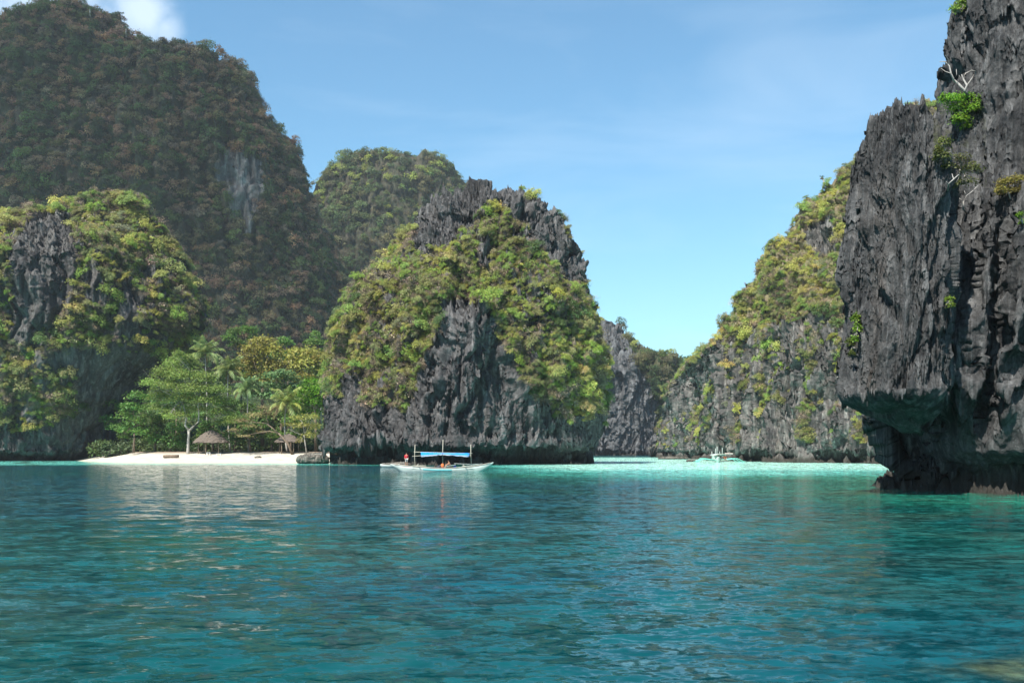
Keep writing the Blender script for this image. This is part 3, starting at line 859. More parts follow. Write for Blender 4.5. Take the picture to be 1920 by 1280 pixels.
def twig_quads(n, r_, length=0.9, width=0.02, spread=0.9, seg=2):
    """thin branches: narrow strips rising from the base"""
    out = []
    for _ in range(n):
        a = r_.uniform(0, 2 * math.pi); e = r_.uniform(0.2, 1.3)
        d = np.array([math.cos(a) * math.cos(e) * spread, math.sin(a) * math.cos(e) * spread, math.sin(e)])
        p = np.array([0, 0, -0.15]) + r_.normal(size=3) * 0.10
        L0 = length * r_.uniform(0.6, 1.0)
        w = width
        for k in range(seg):
            d2 = d + r_.normal(size=3) * 0.45; d2 /= np.linalg.norm(d2)
            e_ = p + d2 * L0 / seg
            sd = np.cross(d2, r_.normal(size=3)); sd /= np.linalg.norm(sd) + 1e-9
            out.append([p - sd * w, p + sd * w, e_ + sd * w * 0.6, e_ - sd * w * 0.6]); p = e_; w *= 0.65; d = d2
            if r_.random() < 0.8:
                d3 = d2 + r_.normal(size=3) * 0.8; d3 /= np.linalg.norm(d3); e3 = p + d3 * L0 * 0.35
                out.append([p - sd * w * .7, p + sd * w * .7, e3 + sd * w * 0.3, e3 - sd * w * 0.3])
    return np.array(out)

def foliage_mesh(name, leaf_q, leaf_l, twig_q=None, mats=('leaf', 'twig')):
    q = leaf_q if twig_q is None else np.concatenate([leaf_q, twig_q])
    n = len(q)
    me = mesh_np(name, q.reshape(-1, 3), np.arange(n * 4).reshape(-1, 4), None, False)
    lv = np.repeat(leaf_l, 4, 0)
    if twig_q is not None: lv = np.concatenate([lv, np.full((len(twig_q) * 4, 3), 0.5)])
    add_color(me, 'leafvar', lv)
    for m_ in mats: me.materials.append(M[m_])
    if twig_q is not None:
        mi = np.zeros(n, np.int32); mi[len(leaf_q):] = 1
        me.polygons.foreach_set('material_index', mi)
    return me

def make_lobes(r_, n=8, R0=1.0, flat=0.8):
    lobes = []
    for k in range(n):
        a = r_.uniform(0, 2 * math.pi); rr = R0 * 0.80 * math.sqrt(r_.random()); h = r_.uniform(-0.15, 0.75) * flat
        s = r_.uniform(0.16, 0.50)
        lobes.append(((rr * math.cos(a), rr * math.sin(a), h * R0 * (1 - 0.5 * (rr / R0) ** 2)), (s, s, s * r_.uniform(0.65, 0.95))))
    return lobes

SHRUB = []; FAR = []; DRY = []
for k in range(7):
    r_ = np.random.default_rng(100 + k)
    q, l = lobe_leaves(make_lobes(r_, 15), 760, 0.078, r_, 0.8, 0.35)
    SHRUB.append(foliage_mesh('shrub', q, l, twig_quads(10, r_, 0.9, 0.018)))
for k in range(5):
    r_ = np.random.default_rng(200 + k)
    q, l = lobe_leaves(make_lobes(r_, 9), 420, 0.11, r_, 0.7)
    FAR.append(foliage_mesh('tree_crown', q, l))
for k in range(5):
    r_ = np.random.default_rng(300 + k)
    q, l = lobe_leaves(make_lobes(r_, 8), 130, 0.075, r_, shell=0.3)
    DRY.append(foliage_mesh('dry_shrub', q, l, twig_quads(60, r_, 1.25, 0.016, 1.0, 3)))

GREENS = {
    'olive green': (0.130, 0.138, 0.048), 'yellow green': (0.195, 0.200, 0.052), 'bright green': (0.125, 0.180, 0.040),
    'dark green': (0.055, 0.090, 0.028), 'grey green': (0.135, 0.148, 0.082), 'yellowed': (0.235, 0.200, 0.072),
}
BROWNS = {'brown': (0.205, 0.155, 0.100), 'pale tan': (0.30, 0.245, 0.165), 'russet': (0.215, 0.155, 0.110)}

def scatter_points(site, weight_fn, n_try, rmin, rmax, seed, power=2.0, spacing=0.75):
    vs, ns, veg, px, py = VEG_SITES[site]
    r_ = np.random.default_rng(seed)
    to = -vs / np.linalg.norm(vs, axis=1, keepdims=True)
    facing = (ns * to).sum(1)
    ok = (veg > 0.1) & (facing > -0.35) & (px > -60) & (px < 1980) & (py < HOR + 5) & (py > -60) & (vs[:, 1] > 5)
    w = np.where(ok, veg, 0) * weight_fn(px, py, vs)
    ids = np.nonzero(w > 0.05)[0]
    if not len(ids): return []
    pw = w[ids]; pick = r_.choice(ids, size=min(n_try, len(ids) * 3), p=pw / pw.sum())
    cell = rmax * 2; grid = {}; out = []
    for i in pick:
        rad = rmin + (rmax - rmin) * r_.random() ** power
        p = vs[i]; key = tuple((p / cell).astype(int))
        near_ = [t for dx in (-1, 0, 1) for dy in (-1, 0, 1) for dz in (-1, 0, 1) for t in grid.get((key[0] + dx, key[1] + dy, key[2] + dz), ())]
        x0, y0, z0 = float(p[0]), float(p[1]), float(p[2]); kk = (spacing * 0.75) ** 2
        bad = any((x0 - q[0]) ** 2 + (y0 - q[1]) ** 2 + (z0 - q[2]) ** 2 < kk * (rad + q[3]) ** 2 for q in near_)
        if bad: continue
        grid.setdefault(key, []).append((x0, y0, z0, rad))
        out.append((p, ns[i], rad, px[i], py[i], r_.random(4)))
    return out

def pick_tint(px, py, p, u, kind):
    """which colour word a plant gets: drifts of alike plants plus chance"""
    k = p + (u - 0.5) * 0.95
    if kind == 'dry': names = ['russet', 'brown', 'pale tan']; return names[int(np.clip((k + 0.9) / 1.8 * 3, 0, 2))]
    names = ['dark green', 'olive green', 'bright green', 'yellow green', 'grey green', 'yellowed']
    th = [-0.55, -0.16, 0.14, 0.58, 0.74]
    return names[int(np.searchsorted(th, k))]

def orient(nrm, u):
    up = np.array([0, 0, 1.0]); d = up * 0.75 + nrm * 0.55; d /= np.linalg.norm(d)
    return (Vector(d).to_track_quat('Z', 'Y') @ Euler((0, 0, u * 6.28)).to_quaternion())

# geometry-nodes scatter for masses nobody could count
def scatter_group(protos, name):
    c = bpy.data.collections.new(name + '_kinds')
    for k, me in enumerate(protos):
        o = bpy.data.objects.new('%s_%02d' % (name, k), me); c.objects.link(o)
    ng = bpy.data.node_groups.new(name, 'GeometryNodeTree')
    ng.interface.new_socket('Geometry', in_out='INPUT', socket_type='NodeSocketGeometry')
    ng.interface.new_socket('Geometry', in_out='OUTPUT', socket_type='NodeSocketGeometry')
    N, L = ng.nodes.new, ng.links.new
    gi, go = N('NodeGroupInput'), N('NodeGroupOutput')
    ci = N('GeometryNodeCollectionInfo'); ci.inputs['Collection'].default_value = c
    ci.inputs['Separate Children'].default_value = True; ci.inputs['Reset Children'].default_value = True
    ip = N('GeometryNodeInstanceOnPoints'); ip.inputs['Pick Instance'].default_value = True
    def attr(nm, ty):
        a = N('GeometryNodeInputNamedAttribute'); a.data_type = ty; a.inputs['Name'].default_value = nm
        return a.outputs['Attribute']
    L(gi.outputs[0], ip.inputs['Points']); L(ci.outputs[0], ip.inputs['Instance'])
    L(attr('pick', 'INT'), ip.inputs['Instance Index'])
    er = N('FunctionNodeEulerToRotation'); L(attr('turn', 'FLOAT_VECTOR'), er.inputs[0]); L(er.outputs[0], ip.inputs['Rotation'])
    L(attr('grow', 'FLOAT_VECTOR'), ip.inputs['Scale'])
    L(ip.outputs[0], go.inputs[0])
    return ng
NG = {'shrub': (scatter_group(SHRUB, 'shrub_scatter'), len(SHRUB)), 'far': (scatter_group(FAR, 'crown_scatter'), len(FAR)), 'dry': (scatter_group(DRY, 'dry_scatter'), len(DRY))}

def stuff(name, label, items, which):
    """items: (position, quaternion, (sx,sy,sz), tint)"""
    ng, nk = NG[which]
    me = bpy.data.meshes.new(name); n = len(items)
    if not n: return
    me.vertices.add(n); me.vertices.foreach_set('co', np.array([i[0] for i in items], np.float32).ravel())
    a = me.attributes.new('turn', 'FLOAT_VECTOR', 'POINT'); a.data.foreach_set('vector', np.array([tuple(i[1].to_euler()) for i in items], np.float32).ravel())
    a = me.attributes.new('grow', 'FLOAT_VECTOR', 'POINT'); a.data.foreach_set('vector', np.array([i[2] for i in items], np.float32).ravel())
    a = me.attributes.new('pick', 'INT', 'POINT'); a.data.foreach_set('value', np.arange(n, dtype=np.int32) * 7 % nk)
    add_color(me, 'tint', np.array([i[3] for i in items]))
    o = link(name, me); md = o.modifiers.new('scatter', 'NODES'); md.node_group = ng
    set_props(o, label, None, None, 'stuff')

def vary(col, u): 
    k = 1.5 + 0.8 * u[0]
    return (col[0] * k * (0.9 + 0.2 * u[1]), col[1] * k, col[2] * k * (0.8 + 0.4 * u[2]))

SITE_WORDS = {'island_cliff': 'the steep limestone island', 'left_cliff': 'the limestone cliff above the beach', 'right_cliff': 'the long cliff across the channel'}
PLANTS = []       # every near plant; the 300 largest of a kind become objects
def grow(site, kind, pts):
    for (p, n_, rad, px, py, u) in pts: PLANTS.append((site, kind, p, n_, rad, px, py, u))

isl_dry = [[(610, 760), (625, 640), (690, 560), (740, 600), (800, 640), (810, 700), (760, 770), (680, 760)], [(660, 540), (700, 470), (740, 470), (700, 560)], [(900, 590), (960, 590), (1000, 700), (930, 690)], [(960, 720), (1060, 730), (1080, 820), (990, 820)]]
w_dry = lambda px, py, p: np.where(area_poly(px, py, isl_dry), 1.0, 0.22)
w_grn = lambda px, py, p: np.where(area_poly(px, py, isl_dry), 0.22, 1.0)
grow('island_cliff', 'shrub', scatter_points('island_cliff', w_grn, 5200, 0.55, 2.3, 11, 2.6))
grow('island_cliff', 'dry', scatter_points('island_cliff', w_dry, 3600, 0.6, 1.9, 12))
one = lambda px, py, p: np.ones(len(px))
grow('left_cliff', 'shrub', scatter_points('left_cliff', one, 4800, 0.8, 3.3, 13, 2.6))
grow('left_cliff', 'dry', scatter_points('left_cliff', one, 1500, 0.8, 2.4, 14))
grow('right_cliff', 'shrub', scatter_points('right_cliff', one, 5200, 0.55, 2.3, 15, 2.6))
grow('right_cliff', 'dry', scatter_points('right_cliff', one, 2200, 0.6, 1.8, 16))

# the fine cover between the bushes
for k, (st, n_) in enumerate((('island_cliff', 3800), ('left_cliff', 3400), ('right_cliff', 4600))):
    grow(st, 'shrub', scatter_points(st, one, n_, 0.35, 0.9, 41 + k, 1.5, 0.5))
    grow(st, 'dry', scatter_points(st, one, n_ // 2, 0.4, 0.9, 51 + k, 1.5, 0.5))

def where_word(site, px, py):
    if site == 'island_cliff':
        return ('high' if py < 480 else 'half way' if py < 640 else 'low') + ' on island ' + ('left' if px < 800 else 'middle' if px < 960 else 'right')
    if site == 'left_cliff':
        return ('high' if py < 480 else 'half way' if py < 640 else 'low') + ' on beach cliff, ' + ('left' if px < 140 else 'middle' if px < 270 else 'right')
    return ('by crest' if py < 470 else 'on upper slope' if py < 620 else 'in rock face') + ' of channel cliff, ' + ('far end' if px < 1345 else 'far half' if px < 1430 else 'near half' if px < 1515 else 'near end')
NTH = ['', 'second ', 'third ', 'fourth ', 'fifth ', 'sixth ', 'seventh ', 'eighth ', 'ninth ', 'tenth ', 'eleventh ', 'twelfth ']
def tell_apart(named):
    """alike plants at one place: the order from top to bottom tells them apart"""
    by = {}
    for o, lab, py in named: by.setdefault(lab, []).append((py, o))  # noqa
    for lab, L_ in by.items():
        L_.sort(key=lambda t: t[0]); n = len(L_)
        for k, (py, o) in enumerate(L_):
            if n == 1: o['label'] = lab
            elif n == 2: o['label'] = lab + (', higher of two' if k == 0 else ', lower of two')
            else: o['label'] = lab + ', ' + (NTH[k] + 'highest' if k < n - 1 and k < len(NTH) else 'lowest' if k == n - 1 else NTH[min(n - 1 - k, 11)] + 'lowest')

def place_plants():
    named = []
    for kind, protos, catname, cap in (('shrub', SHRUB, 'shrub', 290), ('dry', DRY, 'dry_shrub', 110)):
        L_ = [q for q in PLANTS if q[1] == kind]
        L_.sort(key=lambda q: -q[4] / q[2][1])
        drift = perlin(np.array([q[2] for q in L_]) / 11)
        rest = {}
        for k, (site, _, p, n_, rad, px, py, u) in enumerate(L_):
            tn = pick_tint(px, py, drift[k], u[3], kind)
            col = (GREENS if kind == 'shrub' else BROWNS)[tn]; tint = vary(col, u)
            rot = orient(n_, u[0]); s = rad * 1.15
            if kind == 'dry': tint = tint
            sc = (s * (0.85 + 0.3 * u[1]), s * (0.85 + 0.3 * u[2]), s * (0.75 + 0.4 * u[0]))
            if k < cap:
                o = bpy.data.objects.new(catname, protos[k % len(protos)]); COL.objects.link(o)
                o.location = p; o.rotation_mode = 'QUATERNION'; o.rotation_quaternion = rot; o.scale = sc
                o['tint'] = [float(t) for t in tint]
                size = 'broad' if rad / p[1] * F > 22 else 'mid-sized' if rad / p[1] * F > 15 else 'small'
                word = (tn + ' leafy bush') if kind == 'shrub' else (tn + ' twiggy bush')
                lab = '%s %s %s' % (size, word, where_word(site, px, py))
                named.append((o, lab, py)); set_props(o, lab, 'bush', ('leafy bushes on ' if kind == 'shrub' else 'dry bushes on ') + SITE_WORDS[site])
            else:
                rest.setdefault(site, []).append((p, rot, sc, tint))
        for site, it in rest.items():
            nm = {'island_cliff': 'island', 'left_cliff': 'cliff', 'right_cliff': 'slope'}[site]
            stuff('undergrowth' if kind == 'shrub' else 'dry_undergrowth', ('low green growth' if kind == 'shrub' else 'dry brown scrub') + ' covering ' + SITE_WORDS[site], it, kind)
    tell_apart(named)
place_plants()

# forest on the far hills: one mass each
def forest(site, label, n_try, rmin, rmax, seed, tints, which='far', wf=one):
    it = []
    pts = scatter_points(site, wf, n_try, rmin, rmax, seed, 1.5, 0.6)
    drift = perlin(np.array([q[0] for q in pts]) / np.array([45, 45, 30]))
    for i, (p, n_, rad, px, py, u) in enumerate(pts):
        k = drift[i] * 0.8 + (u[3] - 0.5) * 1.2
        tn = tints[int(np.clip((k + 0.8) / 1.6 * len(tints), 0, len(tints) - 1))]
        s = rad * 1.2
        it.append((p, orient(n_, u[0]), (s, s, s * (0.8 + 0.4 * u[1])), vary(tn, u)))
    stuff('forest', label, it, which)
DK = (0.034, 0.056, 0.020); MG = (0.058, 0.084, 0.028); OL = (0.085, 0.082, 0.036); BR = (0.145, 0.098, 0.056); GB = (0.120, 0.095, 0.055); YG = (0.15, 0.18, 0.040)
forest('big_hill', 'dull green and brown forest covering the big hill', 14000, 2.0, 5.6, 21, [MG, BR, MG, BR, DK, GB, OL])
forest('second_hill', 'green forest covering the round hill behind the island', 3000, 3.0, 6.5, 22, [DK, MG, DK, OL, MG, YG])
forest('channel_cliff', 'green growth on the cliff at the end of the channel', 1200, 1.8, 4.2, 23, [MG, OL, DK, YG])
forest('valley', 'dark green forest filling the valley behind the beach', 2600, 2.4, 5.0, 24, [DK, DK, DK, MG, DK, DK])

# ------------------------------------------------------------------ trees
def surf(site, px, py, tol=9):
    """point of a cliff seen at a photo pixel"""
    vs, ns, veg, x, y = VEG_SITES[site]
    d = np.hypot(x - px, y - py) + np.where(vs[:, 1] > 5, 0, 1e6)
    k = np.nonzero(d < max(tol, d.min() + 1))[0]
    i = k[np.argmin(vs[k, 1])]
    return Vector(vs[i]), Vector(ns[i])

def limb_path(a, b, r_, sag=0.12, n=5):
    a = Vector(a); b = Vector(b); L0 = (b - a).length; out = []
    off = Vector(r_.normal(size=3)) * L0 * sag
    for k in range(n + 1):
        t = k / n
        out.append(a.lerp(b, t) + off * math.sin(math.pi * t) + Vector((0, 0, L0 * 0.06 * math.sin(math.pi * t))))
    return out

def tree(name, label, cat, base, trunk, lobes, tint, per=26, leaf=0.34, bark='bark', group=None, seed=0, limb_r=0.09, up=0.5, shell=0.5, fork=None, twigs=0):
    """base: world point; trunk: [(point, radius)...] world; lobes: [(centre, radii)] world"""
    r_ = np.random.default_rng(1000 + seed)
    root = empty(name, base); set_props(root, label, cat, group)
    b0 = Vector(base); mb = MB()
    pts = [Vector(p) - b0 for p, r in trunk]
    mb.tube(pts, [r for p, r in trunk], 9)
    starts = fork if fork else [trunk[-1][0]]
    if fork:
        for fpts in fork: mb.tube([Vector(p) - b0 for p, r in fpts], [r for p, r in fpts], 8)
        starts = [f[-1][0] for f in fork]
    lw = []
    for (c, rad) in lobes:
        c = Vector(c); s0 = min(starts, key=lambda s: (Vector(s) - c).length)
        path = limb_path(Vector(s0) - b0, c - b0, r_)
        mb.tube(path, [limb_r * (1 - 0.75 * k / (len(path) - 1)) for k in range(len(path))], 5)
        rr = rad if hasattr(rad, '__len__') else (rad, rad, rad)
        for _ in range(3 + twigs):
            e = c - b0 + Vector(r_.normal(size=3)) * 0.6 * rr[0]
            q = limb_path(path[3], e, r_, 0.15, 3); mb.tube(q, [limb_r * 0.4, limb_r * 0.3, limb_r * 0.2, limb_r * 0.08], 4)
        lw.append((tuple(c - b0), rad))
    mb.build('trunk', M[bark], root)
    if per:
        q, l = lobe_leaves(lw, per * (2.6 if leaf > .15 else 7), leaf, r_, up, shell)
        cr = link('crown', foliage_mesh('crown', q, l, None, ('leaf',)), None, root)
        cr['tint'] = [float(t) * 1.25 for t in tint]
    return root

def sand_pt(px, D): 
    x = (px - 960) / F * D
    return Vector((x, D, sand_height(x, D)))
def W(px, py, D): return P(px, py, D)
def lobes_px(spec, D, seed, dj=2.0):
    r_ = np.random.default_rng(seed)
    out = []
    for (px, py, rx, *rest) in spec:
        ry = rest[0] if rest else rx * 0.75
        d = D + r_.uniform(-dj, dj)
        k = D / F
        out.append((W(px, py, d), (rx * k, rx * k * 0.9, ry * k)))
    return out

# the big feathery tree with the forked trunk
D0 = 214
b = sand_pt(352, D0)
layers = [(330, 686, 26, 13), (360, 690, 22, 12), (308, 702, 26, 12), (345, 708, 36, 13), (385, 712, 26, 12), (285, 720, 24, 9), (320, 727, 38, 11), (365, 732, 40, 11), (405, 733, 28, 10),
          (305, 745, 28, 10), (345, 750, 34, 10), (390, 752, 34, 10), (422, 756, 24, 10), (300, 765, 22, 8), (322, 772, 26, 8), (375, 768, 30, 7), (412, 772, 26, 8), (340, 778, 20, 7), (430, 770, 18, 9), (335, 668, 13, 9), (352, 675, 14, 9), (436, 790, 20, 10), (418, 795, 16, 8), (318, 783, 14, 6)]
fk = [[(W(354, 806, D0), .26), (W(347, 797, D0 - .5), .2), (W(350, 782, D0), .16), (W(346, 768, D0), .12), (W(342, 752, D0 + 1), .08)],
      [(W(354, 808, D0), .26), (W(362, 800, D0), .22), (W(372, 790, D0 + .5), .19), (W(373, 775, D0), .15), (W(371, 760, D0 - 1), .10), (W(376, 745, D0), .07)]]
tree('feathery_tree', 'tall feathery light green tree with a forked pale trunk standing on the sand', 'tree', b,
     [(b - Vector((0, 0, .4)), .42), (b + Vector((.05, 0, .5)), .34), (W(353, 828, D0), .29), (W(354, 815, D0), .28), (W(354, 806, D0), .27)],
     lobes_px([(x, y, rx, ry * 1.35) for x, y, rx, ry in layers], D0, 5, 3.0), (0.16, 0.235, 0.055), 95, 0.24, 'palebark', None, 1, 0.07, 0.9, 0.15, fk, 3)

# yellow blossoming pair behind the palms
D0 = 240
b = W(492, 846, D0); b.z = 2.0
tree('yellow_leaved_tree', 'tall tree with golden yellow foliage rising behind the coconut palms', 'tree', b, [(b, .5), (W(492, 780, D0), .4), (W(492, 720, D0), .3)],
     lobes_px([(495, 648, 26, 18), (475, 665, 26, 20), (512, 664, 24, 18), (462, 688, 22, 18), (490, 690, 30, 20), (515, 690, 24, 18), (478, 708, 24, 16), (505, 712, 22, 14)], D0, 6), (0.225, 0.215, 0.045), 26, 0.42, 'bark', 'golden yellow trees behind the beach', 2)
b = W(572, 846, D0 - 2); b.z = 2.0
tree('yellow_leaved_tree', 'broad golden yellow tree close against the left flank of the island', 'tree', b, [(b, .5), (W(570, 790, D0 - 2), .4), (W(570, 730, D0 - 2), .3)],
     lobes_px([(560, 668, 26, 16), (585, 668, 26, 16), (548, 686, 24, 16), (575, 688, 26, 18), (598, 680, 16, 16), (545, 706, 22, 14), (572, 712, 24, 14)], D0 - 2, 7), (0.21, 0.205, 0.045), 26, 0.42, 'bark', 'golden yellow trees behind the beach', 3)
# blue green one in front of them
D0 = 230
b = W(525, 846, D0); b.z = 2.1
tree('broadleaf_tree', 'blue green broad leaved tree in front of the golden yellow trees', 'tree', b, [(b, .4), (W(527, 800, D0), .3), (W(527, 760, D0), .22)],
     lobes_px([(515, 706, 26, 10), (545, 712, 26, 10), (500, 724, 28, 10), (530, 728, 30, 10), (562, 726, 26, 10), (488, 740, 22, 9), (515, 745, 26, 9), (550, 742, 26, 9), (535, 700, 18, 9)], D0, 8), (0.095, 0.165, 0.062), 34, 0.4, 'bark', None, 4, 0.08, 0.8, 0.3)
# bright green one beside the island rock
D0 = 222
b = W(592, 846, D0); b.z = 2.1
tree('broadleaf_tree', 'dense vivid green tree beside the dark rock at the foot of the island', 'tree', b, [(b, .4), (W(592, 800, D0), .3), (W(590, 770, D0), .2)],
     lobes_px([(585, 722, 20, 14), (600, 735, 20, 15), (575, 740, 22, 15), (592, 755, 26, 16), (565, 758, 18, 13), (608, 760, 14, 14), (555, 775, 14, 10), (580, 775, 24, 12)], D0, 9), (0.085, 0.19, 0.014), 44, 0.34, 'bark', None, 5)
# yellowish thin bush in front of the right hut
D0 = 213
b = sand_pt(575, D0)
tree('thin_crowned_tree', 'thin yellow green bushy tree half hiding the right-hand hut', 'tree', b, [(b, .16), (W(572, 830, D0), .13), (W(570, 815, D0), .1)],
     lobes_px([(560, 786, 20, 9), (585, 784, 22, 10), (545, 797, 18, 6), (570, 800, 22, 9), (592, 803, 16, 12), (580, 818, 18, 10), (562, 828, 10, 8)], D0, 10), (0.20, 0.20, 0.045), 30, 0.26, 'palebark', None, 6, 0.05, 0.5, 0.2, None, 4)
# leaning tree over the sand
D0 = 212
b = sand_pt(548, D0)
fk = [[(W(522, 812, D0), .17), (W(508, 800, D0), .13), (W(498, 793, D0), .1), (W(470, 791, D0), .07)], [(W(522, 812, D0), .14), (W(505, 808, D0), .1), (W(480, 812, D0), .08), (W(450, 818, D0), .05)], [(W(506, 800, D0), .1), (W(500, 785, D0), .08), (W(498, 772, D0), .05)]]
tree('leaning_tree', 'sparse brownish tree leaning low over the sand between the two huts', 'tree', b, [(b, .3), (W(540, 832, D0), .24), (W(530, 820, D0), .2), (W(522, 812, D0), .18)],
     lobes_px([(455, 790, 22, 7), (478, 780, 22, 8), (500, 776, 16, 8), (440, 806, 16, 5), (470, 800, 18, 5), (490, 810, 18, 4), (460, 818, 20, 4), (495, 766, 14, 7)], D0, 11), (0.20, 0.17, 0.075), 40, 0.22, 'bark', None, 7, 0.045, 0.6, 0.1, fk, 6)
# bush left of the big tree
D0 = 221
b = W(250, 846, D0); b.z = 2.0
tree('broadleaf_tree', 'glossy mid green tree at the foot of the streaked cliff, left end of the sand', 'tree', b, [(b, .3), (W(252, 822, D0), .22), (W(252, 800, D0), .15)],
     lobes_px([(258, 745, 20, 12), (278, 750, 16, 12), (245, 765, 20, 12), (268, 770, 18, 12), (235, 782, 18, 11), (255, 792, 22, 12), (240, 808, 20, 10), (262, 812, 18, 10), (232, 820, 12, 7)], D0, 12), (0.075, 0.150, 0.030), 32, 0.36, 'bark', None, 8)
# dark trees closing the back of the beach
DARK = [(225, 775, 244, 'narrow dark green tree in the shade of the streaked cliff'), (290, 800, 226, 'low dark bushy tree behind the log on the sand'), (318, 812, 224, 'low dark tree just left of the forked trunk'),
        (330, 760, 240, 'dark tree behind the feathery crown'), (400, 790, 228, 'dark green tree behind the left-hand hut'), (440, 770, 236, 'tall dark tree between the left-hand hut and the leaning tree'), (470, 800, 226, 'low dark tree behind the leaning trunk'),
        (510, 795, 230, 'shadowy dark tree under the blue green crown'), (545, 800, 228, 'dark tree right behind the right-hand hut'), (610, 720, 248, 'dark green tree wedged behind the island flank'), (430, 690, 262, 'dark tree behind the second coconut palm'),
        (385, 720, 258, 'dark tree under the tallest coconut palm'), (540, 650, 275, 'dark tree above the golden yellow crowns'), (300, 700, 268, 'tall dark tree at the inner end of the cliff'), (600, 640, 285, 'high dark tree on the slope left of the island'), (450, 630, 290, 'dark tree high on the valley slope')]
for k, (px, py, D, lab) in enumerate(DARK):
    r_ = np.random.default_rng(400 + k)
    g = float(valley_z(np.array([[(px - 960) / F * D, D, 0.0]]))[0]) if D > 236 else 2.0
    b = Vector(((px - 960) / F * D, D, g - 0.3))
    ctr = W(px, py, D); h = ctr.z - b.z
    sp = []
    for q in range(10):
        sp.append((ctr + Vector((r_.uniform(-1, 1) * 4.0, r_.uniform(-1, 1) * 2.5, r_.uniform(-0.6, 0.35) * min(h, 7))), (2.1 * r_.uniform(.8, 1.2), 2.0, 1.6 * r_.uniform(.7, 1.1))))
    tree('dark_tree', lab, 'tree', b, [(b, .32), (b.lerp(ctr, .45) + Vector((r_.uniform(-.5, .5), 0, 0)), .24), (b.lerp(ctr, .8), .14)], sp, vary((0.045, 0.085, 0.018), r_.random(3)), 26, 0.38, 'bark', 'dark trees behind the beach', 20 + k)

# ------------------------------------------------------------------ coconut palms
def frond_mesh(e0, droop, L0=1.0, pairs=20):
    r_ = np.random.default_rng(int(e0 * 100) + 107)
    qs = []; lv = []
    p = np.zeros(3); pts = [p.copy()]; e = e0; n = 14
    for k in range(n):
        d = np.array([math.cos(e), 0, math.sin(e)]); p = p + d * L0 / n; pts.append(p.copy()); e -= droop / n * (0.5 + 1.0 * k / n)
    pts = np.array(pts)
    for k in range(n):
        w = 0.012 * (1 - k / n) + 0.004
        o = np.array([0, w, 0]); qs.append([pts[k] - o, pts[k] + o, pts[k + 1] + o, pts[k + 1] - o]); lv.append((0.9, 0.9, 0))
    for k in range(pairs):
        t = 0.10 + 0.9 * k / pairs
        i = t * n; i0 = min(int(i), n - 1); c = pts[i0] + (pts[i0 + 1] - pts[i0]) * (i - i0)
        tan = pts[i0 + 1] - pts[i0]; tan /= np.linalg.norm(tan)
        ln = 0.27 * math.sin(math.pi * min(1, 0.18 + 0.82 * t)) ** 0.7 + 0.04
        for sd in (-1, 1):
            d = np.array([0, sd * 0.8, -0.35 - 0.5 * r_.random()]) + tan * 0.55; d /= np.linalg.norm(d)
            tip = c + d * ln * r_.uniform(.85, 1.1) + np.array([0, 0, -0.03]); w = tan * 0.018
            qs.append([c - w, c + w, c + (tip - c) * .55 + w * 1.2, tip]); lv.append((r_.random(), r_.random(), 0))
    return foliage_mesh('frond', np.array(qs), np.array(lv), None, ('leaf',))
FROND = [frond_mesh(1.25, 1.2), frond_mesh(0.85, 1.7), frond_mesh(0.35, 1.9), frond_mesh(-0.15, 1.6)]
def palm(label, base, top, rad, seed, tint, n=22, tr=0.17, group='coconut palms behind the beach', name='coconut_palm'):
    r_ = np.random.default_rng(seed)
    root = empty(name, base); set_props(root, label, 'palm tree', group)
    b0 = Vector(base); t0 = Vector(top) - b0
    mb = MB(); bend = Vector((r_.uniform(-.6, .6), r_.uniform(-.3, .3), 0))
    pts = [t0 * (k / 8) + bend * math.sin(math.pi * k / 8) for k in range(9)]
    mb.tube(pts, [tr * (1.35 - 0.6 * k / 8) for k in range(9)], 8)
    mb.build('trunk', M['palebark'], root)
    for k in range(n):
        kind = int(min(3, k * 4 / n)); f = link('frond', FROND[kind], None, root)
        f.location = t0; a = k * 2.39996 + r_.uniform(-.2, .2); f.rotation_euler = (r_.uniform(-.25, .25), r_.uniform(-.15, .15), a)
        s = rad * r_.uniform(.85, 1.1); f.scale = (s, s, s)
        c = vary(tint, r_.random(3)) if not (kind == 3 and r_.random() < .35) else (0.22, 0.16, 0.08)
        f['tint'] = [float(x) for x in c]
    mb = MB()
    for k in range(6):
        a = k * 1.05; c = t0 + Vector((math.cos(a) * .28, math.sin(a) * .28, -.25 - .1 * (k % 2)))
        mb.tube([c + Vector((0, 0, .16)), c + Vector((0, 0, .08)), c - Vector((0, 0, .08)), c - Vector((0, 0, .17))], [.05, .14, .14, .04], 7)
    mb.build('coconuts', M['bark'], root)
    return root
PT = (0.115, 0.150, 0.050)
def bz(px, D, z=2.0): return Vector(((px - 960) / F * D, D, z))
palm('tallest coconut palm, its crown just right of the feathery tree top', bz(386, 236), W(384, 662, 236), 5.2, 31, PT)
palm('second coconut palm, shorter, with hanging dry fronds beside the tallest one', bz(432, 233), W(428, 694, 233), 5.0, 32, (0.10, 0.125, 0.045))
palm('short coconut palm half hidden between the feathery and the blue green tree', bz(466, 228), W(464, 728, 228), 4.4, 33, (0.10, 0.145, 0.055))
palm('coconut palm with wide drooping fronds over the right-hand hut', bz(539, 219), W(537, 756, 219), 5.4, 34, (0.135, 0.165, 0.045))
palm('coconut palm squeezed between golden yellow tree and island flank', bz(604, 238), W(602, 700, 238), 4.2, 35, (0.085, 0.125, 0.045))

